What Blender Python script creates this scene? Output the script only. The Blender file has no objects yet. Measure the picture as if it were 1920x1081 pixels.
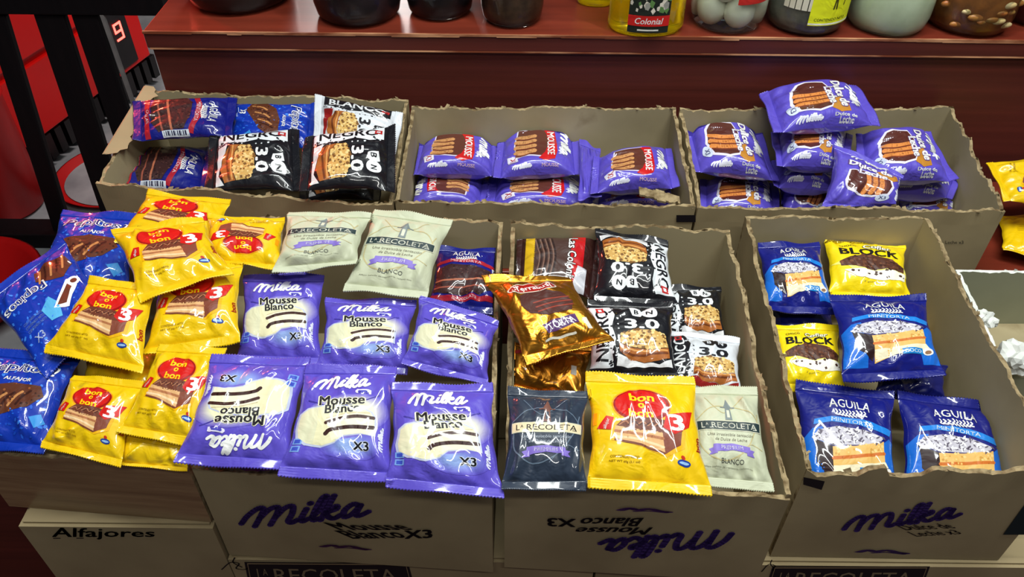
import bpy, bmesh, math, random
import numpy as np
from mathutils import Vector, Matrix

# ---------------------------------------------------------------- camera, world, lights, exposure
scene = bpy.context.scene
COL = scene.collection
FPX = 1500.0
PITCH = 42.0
CAM_Z = 1.5
cam_data = bpy.data.cameras.new('camera')
cam_data.sensor_width = 36.0
cam_data.lens = 36.0 * FPX / 1920.0
cam_data.clip_start = 0.02
cam = bpy.data.objects.new('camera', cam_data)
COL.objects.link(cam)
ROT = Matrix.Rotation(math.radians(90 - PITCH), 3, 'X') @ Matrix.Rotation(math.radians(0.6), 3, 'Z')
cam.matrix_world = Matrix.Translation((0, 0, CAM_Z)) @ ROT.to_4x4()
scene.camera = cam

world = bpy.data.worlds.new('world')
scene.world = world
world.use_nodes = True
world.node_tree.nodes['Background'].inputs[0].default_value = (0.75, 0.85, 1.0, 1)
world.node_tree.nodes['Background'].inputs[1].default_value = 0.045


def area_light(name, loc, target, sx, sy, power, color):
    ld = bpy.data.lights.new(name, 'AREA')
    ld.shape = 'RECTANGLE'
    ld.size = sx
    ld.size_y = sy
    ld.energy = power
    ld.color = color
    lo = bpy.data.objects.new(name, ld)
    lo.location = loc
    d = Vector(target) - Vector(loc)
    lo.rotation_euler = d.to_track_quat('-Z', 'Y').to_euler()
    COL.objects.link(lo)
    return lo


# three fluorescent ceiling tubes of the shop, two added fills and the red glow of the appliance on the left
area_light('tube_or_fill_light', (-0.2, 0.62, 2.75), (-0.1, 0.66, 0), 0.07, 1.2, 15, (0.95, 1.0, 0.97))
area_light('tube_or_fill_light', (0.75, 0.55, 2.75), (0.7, 0.6, 0), 0.07, 1.2, 17, (0.95, 1.0, 0.97))
area_light('tube_or_fill_light', (0.3, 0.3, 2.75), (0.3, 0.9, 0.8), 1.3, 0.07, 7, (0.97, 1.0, 0.96))
area_light('tube_or_fill_light', (0.2, -0.55, 2.7), (0.2, 0.5, 0.6), 1.3, 0.07, 8, (1.0, 0.98, 0.93))  # added fill from behind the camera, brightens the box fronts
area_light('appliance_fill_light', (-0.5, 2.7, 1.7), (-1.45, 2.5, 0.75), 0.2, 0.6, 15, (1.0, 0.9, 0.86))  # unseen lamp added to brighten the red appliance
rl = bpy.data.lights.new('red_appliance_light', 'SPOT')
rl.energy, rl.color, rl.spot_size, rl.spot_blend, rl.shadow_soft_size = 24, (1.0, 0.09, 0.05), 0.95, 0.8, 0.06
ro = bpy.data.objects.new('red_appliance_light', rl)
ro.location = (-1.15, 1.65, 1.35)
ro.rotation_euler = (Vector((-0.5, 1.1, 0.9)) - ro.location).to_track_quat('-Z', 'Y').to_euler()
COL.objects.link(ro)

scene.view_settings.view_transform = 'Standard'
scene.view_settings.look = 'None'
scene.view_settings.gamma = 1.0
scene.view_settings.use_curve_mapping = False
scene.view_settings.exposure = 0.47

# ---------------------------------------------------------------- picture <-> space helpers
RN = np.array(ROT)
CAMP = np.array((0, 0, CAM_Z))


def ray(px, py):
    d = np.array(((px - 960) / FPX, -(py - 540.5) / FPX, -1.0))
    d = RN @ d
    return d / np.linalg.norm(d)


def on_z(p, z):
    d = ray(*p)
    return CAMP + d * ((z - CAM_Z) / d[2])


def on_y(p, y):
    d = ray(*p)
    return CAMP + d * (y / d[1])


def on_plane(p, p0, n):
    d = ray(*p)
    return CAMP + d * (np.dot(p0 - CAMP, n) / np.dot(d, n))


def project(P):
    P = np.asarray(P, float)
    q = (P - CAMP) @ RN
    return np.stack([960 + FPX * q[..., 0] / -q[..., 2], 540.5 - FPX * q[..., 1] / -q[..., 2]], -1)


def lin(c):
    return tuple(((x / 255.0) / 12.92 if x <= 10 else ((x / 255.0 + 0.055) / 1.055) ** 2.4) for x in c[:3]) + (1.0,)


# ---------------------------------------------------------------- tags
def tag(o, label=None, cat=None, group=None, kind=None):
    if label:
        o['label'] = label
    if cat:
        o['category'] = cat
    if group:
        o['group'] = group
    if kind:
        o['kind'] = kind
    return o


def empty(name, loc):
    o = bpy.data.objects.new(name, None)
    o.empty_display_size = 0.02
    o.location = loc
    COL.objects.link(o)
    return o


# ---------------------------------------------------------------- materials
def new_mat(name, rough=0.5, metal=0.0, spec=0.5, color=None):
    m = bpy.data.materials.new(name)
    m.use_nodes = True
    b = m.node_tree.nodes['Principled BSDF']
    b.inputs['Roughness'].default_value = rough
    b.inputs['Metallic'].default_value = metal
    b.inputs['Specular IOR Level'].default_value = spec
    if color:
        b.inputs['Base Color'].default_value = lin(color)
    return m, m.node_tree.nodes, m.node_tree.links, b


def add_bump(n, l, b, scale, strength, dist=0.002, detail=3.0, distortion=0.0):
    tc = n.new('ShaderNodeTexCoord')
    t = n.new('ShaderNodeTexNoise')
    t.inputs['Scale'].default_value = scale
    t.inputs['Detail'].default_value = detail
    t.inputs['Distortion'].default_value = distortion
    bp = n.new('ShaderNodeBump')
    bp.inputs['Strength'].default_value = strength
    bp.inputs['Distance'].default_value = dist
    l.new(tc.outputs['Object'], t.inputs['Vector'])
    l.new(t.outputs['Fac'], bp.inputs['Height'])
    l.new(bp.outputs['Normal'], b.inputs['Normal'])
    return tc, t


def film_mat(name, rough, metal, spec, coat, bump):
    m, n, l, b = new_mat(name, rough, metal, spec)
    a = n.new('ShaderNodeAttribute')
    a.attribute_name = 'Col'
    l.new(a.outputs['Color'], b.inputs['Base Color'])
    b.inputs['Coat Weight'].default_value = coat
    b.inputs['Coat Roughness'].default_value = 0.06
    add_bump(n, l, b, 42.0, bump, 0.003, 2.5, 1.2)
    return m


FILM = film_mat('glossy_printed_film', 0.42, 0.0, 0.25, 1.0, 0.8)
MATTE = film_mat('satin_printed_film', 0.5, 0.0, 0.4, 0.0, 0.55)
FOIL = film_mat('metallic_foil_film', 0.3, 0.9, 0.5, 0.2, 0.9)
INK = film_mat('printed_ink', 0.75, 0.0, 0.2, 0.0, 0.0)


def mix_noise_mat(name, c1, c2, scale, rough, stretch=(1, 1, 1), detail=5, lo=0.35, hi=0.65, bump=0.15, spec=0.4):
    m, n, l, b = new_mat(name, rough, 0.0, spec)
    tc = n.new('ShaderNodeTexCoord')
    mp = n.new('ShaderNodeMapping')
    mp.inputs['Scale'].default_value = stretch
    t = n.new('ShaderNodeTexNoise')
    t.inputs['Scale'].default_value = scale
    t.inputs['Detail'].default_value = detail
    r = n.new('ShaderNodeValToRGB')
    r.color_ramp.elements[0].position = lo
    r.color_ramp.elements[1].position = hi
    r.color_ramp.elements[0].color = lin(c1)
    r.color_ramp.elements[1].color = lin(c2)
    bp = n.new('ShaderNodeBump')
    bp.inputs['Strength'].default_value = bump
    bp.inputs['Distance'].default_value = 0.002
    l.new(tc.outputs['Object'], mp.inputs['Vector'])
    l.new(mp.outputs['Vector'], t.inputs['Vector'])
    l.new(t.outputs['Fac'], r.inputs['Fac'])
    l.new(r.outputs['Color'], b.inputs['Base Color'])
    l.new(t.outputs['Fac'], bp.inputs['Height'])
    l.new(bp.outputs['Normal'], b.inputs['Normal'])
    return m


CARD = mix_noise_mat('brown_cardboard', (146, 130, 98), (166, 149, 114), 9, 0.85, detail=8, lo=0.3, hi=0.7, bump=0.06, spec=0.2)
CARD_IN = mix_noise_mat('grey_brown_cardboard_lining', (150, 137, 106), (172, 158, 124), 7, 0.85, detail=8, lo=0.28, hi=0.6, bump=0.06, spec=0.2)
_n, _l = CARD_IN.node_tree.nodes, CARD_IN.node_tree.links
_t = _n.new('ShaderNodeTexNoise')
_t.inputs['Scale'].default_value = 11
_t.inputs['Detail'].default_value = 6
_r = _n.new('ShaderNodeValToRGB')
_r.color_ramp.elements[0].position, _r.color_ramp.elements[1].position = 0.62, 0.76
_r.color_ramp.elements[0].color, _r.color_ramp.elements[1].color = (1, 1, 1, 1), (0.52, 0.46, 0.38, 1)
_m = _n.new('ShaderNodeMix')
_m.data_type, _m.blend_type = 'RGBA', 'MULTIPLY'
_m.inputs[0].default_value = 1.0
_c = _n.new('ShaderNodeTexCoord')
_l.new(_c.outputs['Object'], _t.inputs['Vector'])
_l.new(_t.outputs['Fac'], _r.inputs['Fac'])
_b = _n['Principled BSDF']
_l.new(_b.inputs['Base Color'].links[0].from_socket, _m.inputs[6])
_l.new(_r.outputs['Color'], _m.inputs[7])
_l.new(_m.outputs[2], _b.inputs['Base Color'])
TORN = mix_noise_mat('torn_cardboard_fibre', (104, 86, 60), (164, 145, 110), 90, 0.95, detail=4, lo=0.34, hi=0.6, bump=0.6, spec=0.1)
TAPED = mix_noise_mat('brown_packing_tape', (126, 100, 72), (156, 128, 94), 14, 0.3, (0.6, 1, 8), 6, 0.3, 0.7, 0.35, 0.5)
REDWOOD = mix_noise_mat('dark_red_painted_wood', (96, 36, 24), (122, 48, 32), 6, 0.3, (0.5, 6, 12), 6, 0.3, 0.7, 0.1, 0.5)
REDWOOD_SHADED = mix_noise_mat('shaded_red_painted_wood', (74, 30, 24), (96, 40, 32), 5, 0.45, (0.4, 6, 14), 7, 0.3, 0.7, 0.15, 0.4)  # same red paint, shade of the upright faces put into the colour
WORN = mix_noise_mat('worn_wood_edge', (120, 60, 36), (205, 150, 110), 18, 0.5, (0.7, 4, 4), 5, 0.42, 0.66, 0.3, 0.4)
DARKWOOD = mix_noise_mat('almost_black_wood', (9, 5, 8), (16, 9, 12), 12, 0.6, (6, 6, 0.6), 5, 0.3, 0.7, 0.1, 0.2)
FLOOR = mix_noise_mat('grey_floor_tile', (120, 122, 126), (168, 170, 172), 5, 0.55, detail=8, bump=0.05)
PLASTER = mix_noise_mat('dim_plaster_wall', (60, 46, 46), (70, 54, 52), 4, 0.9)
RED_ENAMEL = mix_noise_mat('red_enamel', (205, 12, 10), (215, 16, 12), 3, 0.3, bump=0.02)
RED_PLASTIC = mix_noise_mat('red_plastic', (170, 12, 14), (190, 16, 16), 4, 0.4, bump=0.02)
BLACK_PLASTIC = mix_noise_mat('black_plastic', (16, 13, 15), (24, 20, 22), 20, 0.35, bump=0.03)
GREY_METAL = mix_noise_mat('dull_grey_metal', (110, 104, 104), (130, 124, 122), 20, 0.4, bump=0.03)
PALE_CARD = mix_noise_mat('pale_greenish_cardboard', (150, 152, 128), (165, 166, 142), 6, 0.85, bump=0.04, spec=0.2)
WHITE_CARD = mix_noise_mat('white_card_edge', (214, 216, 210), (228, 230, 224), 20, 0.7, bump=0.05)


def glass_mat(name, color, rough=0.03):
    m, n, l, b = new_mat(name, rough, 0.0, 0.5, color)
    b.inputs['Transmission Weight'].default_value = 1.0
    b.inputs['IOR'].default_value = 1.3
    return m


GLASS = glass_mat('clear_jar_glass', (240, 248, 240))
OIL = glass_mat('yellow_cooking_oil', (250, 226, 20))
OIL.node_tree.nodes['Principled BSDF'].inputs['Transmission Weight'].default_value = 0.78


def emit_mat(name, c, s):
    m, n, l, b = new_mat(name, 0.4, 0, 0.3, c)
    b.inputs['Emission Color'].default_value = lin(c)
    b.inputs['Emission Strength'].default_value = s
    return m


LED = emit_mat('red_led_segment', (255, 70, 60), 5.0)


# ---------------------------------------------------------------- mesh helpers
def link_mesh(name, verts, faces, mats, parent=None, fmat=None, cols=None, smooth=True, normals=None, origin=None):
    V = np.asarray(verts, float)
    if origin is None and parent is not None:
        origin = np.array(parent.matrix_world.translation) if parent.parent is None else None
        pl = parent
        o = np.zeros(3)
        while pl is not None:
            o = o + np.array(pl.location)
            pl = pl.parent
        origin = o
    if origin is None:
        lo, hi = V.min(0), V.max(0)
        origin = np.array(((lo[0] + hi[0]) / 2, (lo[1] + hi[1]) / 2, lo[2]))
    me = bpy.data.meshes.new(name)
    me.from_pydata((V - origin).tolist(), [], faces)
    for m in (mats if isinstance(mats, (list, tuple)) else [mats]):
        me.materials.append(m)
    if fmat is not None:
        me.polygons.foreach_set('material_index', np.asarray(fmat, np.int32))
    me.polygons.foreach_set('use_smooth', np.full(len(me.polygons), smooth))
    if cols is not None:
        at = me.color_attributes.new('Col', 'FLOAT_COLOR', 'POINT')
        at.data.foreach_set('color', np.asarray(cols, np.float32).ravel())
    me.update()
    if normals is not None:
        me.normals_split_custom_set_from_vertices([tuple(x) for x in normals])
    ob = bpy.data.objects.new(name, me)
    COL.objects.link(ob)
    if parent is not None:
        ob.parent = parent
    else:
        ob.location = origin
    return ob


class MB:
    """collects simple solids in world space, then links them as one mesh"""

    def __init__(self):
        self.v, self.f, self.m = [], [], []

    def add(self, v, f, m=0):
        k = len(self.v)
        self.v += [tuple(map(float, p)) for p in v]
        self.f += [tuple(i + k for i in q) for q in f]
        self.m += [m] * len(f)
        return self

    def box(self, lo, hi, m=0):
        x0, y0, z0 = lo
        x1, y1, z1 = hi
        v = [(x0, y0, z0), (x1, y0, z0), (x1, y1, z0), (x0, y1, z0), (x0, y0, z1), (x1, y0, z1), (x1, y1, z1), (x0, y1, z1)]
        return self.add(v, [(3, 2, 1, 0), (4, 5, 6, 7), (0, 1, 5, 4), (1, 2, 6, 5), (2, 3, 7, 6), (3, 0, 4, 7)], m)

    def bar(self, a, b, w, d, m=0, up=(0, 1, 0)):
        """rectangular bar from a to b, w wide across, d deep along up"""
        a, b, up = np.array(a, float), np.array(b, float), np.array(up, float)
        t = (b - a) / np.linalg.norm(b - a)
        s = np.cross(t, up)
        s /= np.linalg.norm(s)
        u = np.cross(s, t)
        v = []
        for p in (a, b):
            for q, r in ((-1, -1), (1, -1), (1, 1), (-1, 1)):
                v.append(p + s * q * w / 2 + u * r * d / 2)
        return self.add(v, [(3, 2, 1, 0), (4, 5, 6, 7), (0, 1, 5, 4), (1, 2, 6, 5), (2, 3, 7, 6), (3, 0, 4, 7)], m)

    def hexa(self, P, m=0):
        """P: 4 bottom then 4 top points"""
        return self.add(P, [(3, 2, 1, 0), (4, 5, 6, 7), (0, 1, 5, 4), (1, 2, 6, 5), (2, 3, 7, 6), (3, 0, 4, 7)], m)

    def lathe(self, c, prof, n=40, m=0, sx=1.0, sy=1.0, close=True):
        v, f = [], []
        for r, z in prof:
            for k in range(n):
                a = 2 * math.pi * k / n
                v.append((c[0] + r * sx * math.cos(a), c[1] + r * sy * math.sin(a), c[2] + z))
        for i in range(len(prof) - 1):
            for k in range(n):
                k2 = (k + 1) % n
                f.append((i * n + k, i * n + k2, (i + 1) * n + k2, (i + 1) * n + k))
        if close:
            f.append(tuple(reversed(range(n))))
            f.append(tuple((len(prof) - 1) * n + k for k in range(n)))
        return self.add(v, f, m)

    def build(self, name, mats, parent=None, smooth=False, bevel=0.0):
        o = link_mesh(name, self.v, self.f, mats, parent, self.m, smooth=smooth)
        if bevel:
            b = o.modifiers.new('bevel', 'BEVEL')
            b.width = bevel
            b.segments = 2
            b.limit_method = 'ANGLE'
        return o


# ---------------------------------------------------------------- flat print shapes
_text_cache = {}


def text2d(s, bold=0.0, ring=False):
    """lettering as flat faces; a bolder weight is laid down as shifted copies"""
    key = (s, bold, ring)
    if key not in _text_cache:
        cu = bpy.data.curves.new('t', 'FONT')
        cu.body = s
        cu.size = 1.0
        cu.resolution_u = 2
        cu.fill_mode = 'FRONT'
        ob = bpy.data.objects.new('t', cu)
        COL.objects.link(ob)
        dg = bpy.context.evaluated_depsgraph_get()
        dg.update()
        me = ob.evaluated_get(dg).to_mesh()
        v = np.array([tuple(p.co)[:2] for p in me.vertices])
        f = [tuple(p.vertices) for p in me.polygons]
        ob.evaluated_get(dg).to_mesh_clear()
        bpy.data.objects.remove(ob)
        bpy.data.curves.remove(cu)
        if len(v) == 0:
            v = np.zeros((0, 2))
        if bold > 0:
            k = 0.55 * bold
            sh = [(-k, -0.5 * k), (k, 0.5 * k), (-k, 0.5 * k), (k, -0.5 * k)]
            if ring:
                sh = [(1.8 * k * math.cos(a), 1.8 * k * math.sin(a)) for a in [i * math.pi / 4 for i in range(8)]]
            n0, v0, f0 = len(v), v, f
            v = np.concatenate([v0 + np.array(q) for q in sh])
            f = [tuple(i + n0 * j for i in p) for j in range(len(sh)) for p in f0]
        lo, hi = v.min(0), v.max(0)
        _text_cache[key] = ((v - lo) / (hi - lo), f, (hi[0] - lo[0]) / (hi[1] - lo[1]))
    return _text_cache[key]


def smooth_line(pts, k=5):
    P = [np.array(p, float) for p in pts]
    if len(P) < 3:
        return P
    P = [2 * P[0] - P[1]] + P + [2 * P[-1] - P[-2]]
    out = []
    for i in range(1, len(P) - 2):
        a, b, c, d = P[i - 1:i + 3]
        for j in range(k):
            t = j / k
            out.append(0.5 * (2 * b + (c - a) * t + (2 * a - 5 * b + 4 * c - d) * t * t + (3 * b - a - 3 * c + d) * t ** 3))
    out.append(P[-2])
    return out


SCRIPT = [  # hand-drawn brush script used for the purple boxes and packets
    [(0.0, 0.25), (0.12, 0.7), (0.42, 1.08), (0.66, 1.0), (0.66, 0.5), (0.62, 0.0)],
    [(0.66, 0.45), (0.9, 0.95), (1.2, 1.05), (1.3, 0.7), (1.24, 0.0)],
    [(1.3, 0.45), (1.52, 0.95), (1.8, 1.02), (1.92, 0.6), (1.9, 0.15), (2.08, 0.02), (2.25, 0.15)],
    [(2.42, 0.78), (2.38, 0.2), (2.5, 0.04), (2.66, 0.15)],
    [(2.46, 1.08), (2.5, 1.1)],
    [(2.74, 0.15), (2.98, 0.7), (3.02, 1.4), (2.86, 1.3), (2.8, 0.5), (2.9, 0.05), (3.1, 0.12)],
    [(3.3, 1.42), (3.24, 0.7), (3.2, 0.0)],
    [(3.22, 0.35), (3.55, 0.78), (3.62, 0.6), (3.3, 0.42), (3.5, 0.12), (3.72, 0.04), (3.9, 0.2)],
    [(4.5, 0.68), (4.2, 0.8), (3.98, 0.45), (4.1, 0.06), (4.35, 0.2), (4.52, 0.7)],
    [(4.52, 0.7), (4.5, 0.2), (4.66, 0.05), (4.95, 0.25)],
]
COW = [(0.0, 0.55), (0.12, 0.8), (0.3, 0.72), (0.8, 0.78), (1.0, 0.66), (1.04, 0.1), (0.9, 0.1), (0.86, 0.36), (0.6, 0.34), (0.56, 0.06),
       (0.42, 0.06), (0.4, 0.4), (0.26, 0.4), (0.2, 0.2), (0.06, 0.3)]


class Art:
    """layered coloured polygons in packet coordinates s, t (-1..1)"""

    def __init__(self):
        self.items = []  # verts, faces, colour (or per-vertex colours), layer

    def raw(self, v, f, col, L):
        self.items.append((np.asarray(v, float), f, col, L))

    def poly(self, pts, col, L=1):
        self.raw(pts, [tuple(range(len(pts)))], col, L)

    def rect(self, x0, y0, x1, y1, col, L=1):
        self.poly([(x0, y0), (x1, y0), (x1, y1), (x0, y1)], col, L)

    def ell(self, cx, cy, rx, ry, col, L=1, rot=0, n=36):
        c, s = math.cos(math.radians(rot)), math.sin(math.radians(rot))
        p = []
        for k in range(n):
            a = 2 * math.pi * k / n
            x, y = rx * math.cos(a), ry * math.sin(a)
            p.append((cx + x * c - y * s, cy + x * s + y * c))
        self.poly(p, col, L)

    def glow(self, cx, cy, rx, ry, c0, c1, L=1, rot=0, steps=7, inner=0.5):
        """printed blend: rings from colour c1 (outside) to c0 (inside)"""
        n = 36
        c, s = math.cos(math.radians(rot)), math.sin(math.radians(rot))
        v, f, cl = [], [], []
        for i in range(steps + 1):
            k = 1 - (1 - inner) * i / steps
            w = i / steps
            for j in range(n):
                a = 2 * math.pi * j / n
                x, y = k * rx * math.cos(a), k * ry * math.sin(a)
                v.append((cx + x * c - y * s, cy + x * s + y * c))
                cl.append([c1[q] * (1 - w) + c0[q] * w for q in range(3)])
        for i in range(steps):
            for j in range(n):
                j2 = (j + 1) % n
                f.append((i * n + j, i * n + j2, (i + 1) * n + j2, (i + 1) * n + j))
        f.append(tuple(steps * n + j for j in range(n)))
        self.raw(v, f, cl, L)

    def line(self, pts, w, col, L=1, k=5, xf=None):
        P = smooth_line(pts, k)
        if xf:
            P = [np.array(xf(p)) for p in P]
        v, f = [], []
        for i in range(len(P) - 1):
            a, b = P[i], P[i + 1]
            d = b - a
            ln = np.linalg.norm(d)
            if ln < 1e-6:
                continue
            d = d / ln
            nrm = np.array((-d[1], d[0])) * w / 2
            e = d * w * 0.22
            q = len(v)
            v += [a - nrm - e, b - nrm + e, b + nrm + e, a + nrm - e]
            f.append((q, q + 1, q + 2, q + 3))
        for p in (P[0], P[-1]):
            q = len(v)
            v += [p + np.array((math.cos(a), math.sin(a))) * w / 2 for a in [j * math.pi / 4 for j in range(8)]]
            f.append(tuple(range(q, q + 8)))
        if f:
            self.raw(v, f, col, L)

    def text(self, s, cx, cy, h, col, L=2, w=None, rot=0, shear=0.0, bold=0.02, outline=None, ow=0.03, arc=0.0):
        v, f, asp = text2d(s, bold)
        W = w if w else h * asp

        def tf(v, grow=0.0):
            x = (v[:, 0] - 0.5) * W
            y = (v[:, 1] - 0.5) * h
            x = x + y * shear
            y = y + arc * (1 - (2 * x / W) ** 2)
            c, sn = math.cos(math.radians(rot)), math.sin(math.radians(rot))
            return np.stack([cx + x * c - y * sn, cy + x * sn + y * c], 1)
        if outline:
            v2, f2, _ = text2d(s, bold + ow, True)
            W0, h0 = W, h
            W, h = W * 1.06, h * 1.12
            self.raw(tf(v2), f2, outline, L - 1)
            W, h = W0, h0
        self.raw(tf(v), f, col, L)

    def script(self, x, y, w, col, L=2, rot=0, shear=0.3, sw=0.2, aspect=1.0):
        k = w / 5.0
        c, s = math.cos(math.radians(rot)), math.sin(math.radians(rot))

        def xf(p):
            a = (p[0] + p[1] * shear) * k
            b = p[1] * k * aspect
            return (x + a * c - b * s, y + a * s + b * c)
        for st in SCRIPT:
            self.line(st, sw * k, col, L, 4, xf)

    def cow(self, x, y, w, h, col, L=2):
        self.poly([(x + a * w, y + b * h) for a, b in COW], col, L)

    def specks(self, region, n, size, cols, L, seed=1, elong=1.0):
        """small printed crumbs inside the polygon region"""
        rnd = random.Random(seed)
        R = np.array(region)
        lo, hi = R.min(0), R.max(0)

        def inside(x, y):
            c = False
            j = len(R) - 1
            for i in range(len(R)):
                if (R[i][1] > y) != (R[j][1] > y) and x < (R[j][0] - R[i][0]) * (y - R[i][1]) / (R[j][1] - R[i][1]) + R[i][0]:
                    c = not c
                j = i
            return c
        by = {}
        for _ in range(n):
            x, y = rnd.uniform(lo[0], hi[0]), rnd.uniform(lo[1], hi[1])
            if not inside(x, y):
                continue
            a0 = rnd.uniform(0, 6.28)
            m = rnd.choice((4, 5))
            r = size * rnd.uniform(0.6, 1.3)
            ci = rnd.randrange(len(cols))
            v, f = by.setdefault(ci, ([], []))
            q = len(v)
            ca, sa = math.cos(a0), math.sin(a0)
            for k in range(m):
                a = 2 * math.pi * k / m
                px, py = r * elong * math.cos(a), r / elong * math.sin(a)
                v.append((x + px * ca - py * sa, y + px * sa + py * ca))
            f.append(tuple(range(q, q + m)))
        for i, (ci, (v, f)) in enumerate(sorted(by.items())):
            self.raw(v, f, cols[ci], L + 0.4 * i)

    def compiled(self, snodes, tnodes, KT=1.0):
        """split along the packet's grid so the print can follow the film"""
        V, C, LY, F = [], [], [], []
        for v, f, col, L in self.items:
            if len(v) == 0:
                continue
            bm = bmesh.new()
            per = isinstance(col, list)
            cl = bm.verts.layers.float_vector.new('c')
            v = v * np.array((1.0, KT))
            for i, p in enumerate(v):
                bv = bm.verts.new((p[0], p[1], 0))
                bv[cl] = lin(col[i])[:3] if per else lin(col)[:3]
            bm.verts.ensure_lookup_table()
            for q in f:
                try:
                    bm.faces.new([bm.verts[i] for i in q])
                except ValueError:
                    pass
            big = [q for q in bm.faces if len(q.verts) > 4]
            if big:
                bmesh.ops.triangulate(bm, faces=big)
            lo, hi = v.min(0), v.max(0)
            for nodes, ax in ((snodes, 0), (tnodes, 1)):
                no = (1, 0, 0) if ax == 0 else (0, 1, 0)
                for x in nodes:
                    if lo[ax] < x < hi[ax]:
                        co = (x, 0, 0) if ax == 0 else (0, x, 0)
                        bmesh.ops.bisect_plane(bm, geom=bm.verts[:] + bm.edges[:] + bm.faces[:], plane_co=co, plane_no=no, dist=1e-6)
            # bisecting an edge leaves the colour blank: refill
            bm.verts.index_update()
            base = len(V)
            for bv in bm.verts:
                V.append((bv.co.x, bv.co.y))
                c = tuple(bv[cl])
                if not per:
                    c = lin(col)[:3]
                C.append(c + (1.0,))
                LY.append(L)
            for q in bm.faces:
                idx = [base + bv.index for bv in q.verts]
                if q.normal.z < 0:
                    idx.reverse()
                F.append(tuple(idx))
            bm.free()
        return np.array(V).reshape(-1, 2), np.array(C).reshape(-1, 4), np.array(LY), F

# ---------------------------------------------------------------- packet artwork
PURPLE = (92, 78, 192)
WHITE = (245, 245, 242)
INKD = (34, 30, 36)
YEL = (236, 194, 8)
NAVY = (16, 24, 120)


def art_white_cake():
    a = Art()
    a.glow(0.05, 0.0, 0.95, 0.5, (240, 240, 196), (104, 92, 200), 1, 12, 7, 0.62)
    a.glow(0.25, -0.62, 0.62, 0.3, (140, 165, 220), PURPLE, 0.6, 0, 5, 0.3)
    a.line([(-0.75, 0.34), (-0.3, 0.22), (0.2, 0.27), (0.75, 0.5)], 0.03, (60, 48, 150), 1.4)
    cake = [(-0.86, -0.32), (-0.84, 0.02), (-0.7, 0.14), (-0.3, 0.22), (0.35, 0.2), (0.62, 0.1), (0.7, -0.05), (0.7, -0.4), (0.45, -0.36),
            (0.1, -0.42), (-0.05, -0.56), (-0.3, -0.66), (-0.62, -0.62), (-0.82, -0.5)]
    a.poly([(x * 1.06, y * 1.08 + 0.01) for x, y in cake], (190, 196, 222), 1.8)
    a.poly(cake, (232, 226, 184), 2.2)
    a.poly([(-0.86, -0.32), (-0.84, 0.02), (-0.7, 0.14), (-0.5, 0.18), (-0.45, -0.2), (-0.5, -0.64), (-0.62, -0.62), (-0.82, -0.5)], (222, 220, 186), 2.6)
    a.poly([(-0.3, -0.1), (-0.1, 0.02), (0.3, 0.08), (0.68, 0.02), (0.7, -0.4), (0.45, -0.36), (0.1, -0.42), (-0.12, -0.56)], (243, 236, 204), 3)
    a.line([(-0.28, -0.17), (0.0, -0.06), (0.35, 0.0), (0.68, -0.02)], 0.075, (66, 34, 28), 3.4)
    a.line([(-0.26, -0.41), (-0.16, -0.32), (0.2, -0.24), (0.68, -0.23)], 0.085, (58, 30, 26), 3.4)
    a.line([(-0.28, -0.07), (0.1, 0.05), (0.6, 0.09)], 0.02, (205, 190, 150), 3.4)
    a.text('Mousse', -0.02, 0.36, 0.22, INKD, 5, w=0.98, rot=4, bold=0.05, outline=(240, 238, 205))
    a.text('Blanco', 0.02, 0.17, 0.2, INKD, 5, w=0.76, rot=6, bold=0.05, outline=(240, 238, 205))
    a.script(-0.68, 0.62, 1.18, WHITE, 3, 5, 0.35, 0.26, 1.0)
    a.cow(0.22, 0.5, 0.34, 0.18, (225, 222, 245), 3)
    a.cow(0.28, 0.53, 0.2, 0.1, (70, 70, 180), 3.5)
    a.text('X3', 0.46, -0.62, 0.18, (18, 18, 22), 4, w=0.32, bold=0.04, outline=(214, 220, 235), ow=0.06)
    for i, y in enumerate((-0.58, -0.74)):
        a.rect(-0.9, y - 0.065, -0.72, y + 0.065, (120, 160, 225), 2 + 0.01 * i)
        a.rect(-0.87, y - 0.04, -0.75, y + 0.04, (60, 80, 190), 3)
    a.script(0.86, -0.72, 0.5, (220, 222, 245), 2, 88, 0.2, 0.3, 0.5)
    return a


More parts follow.
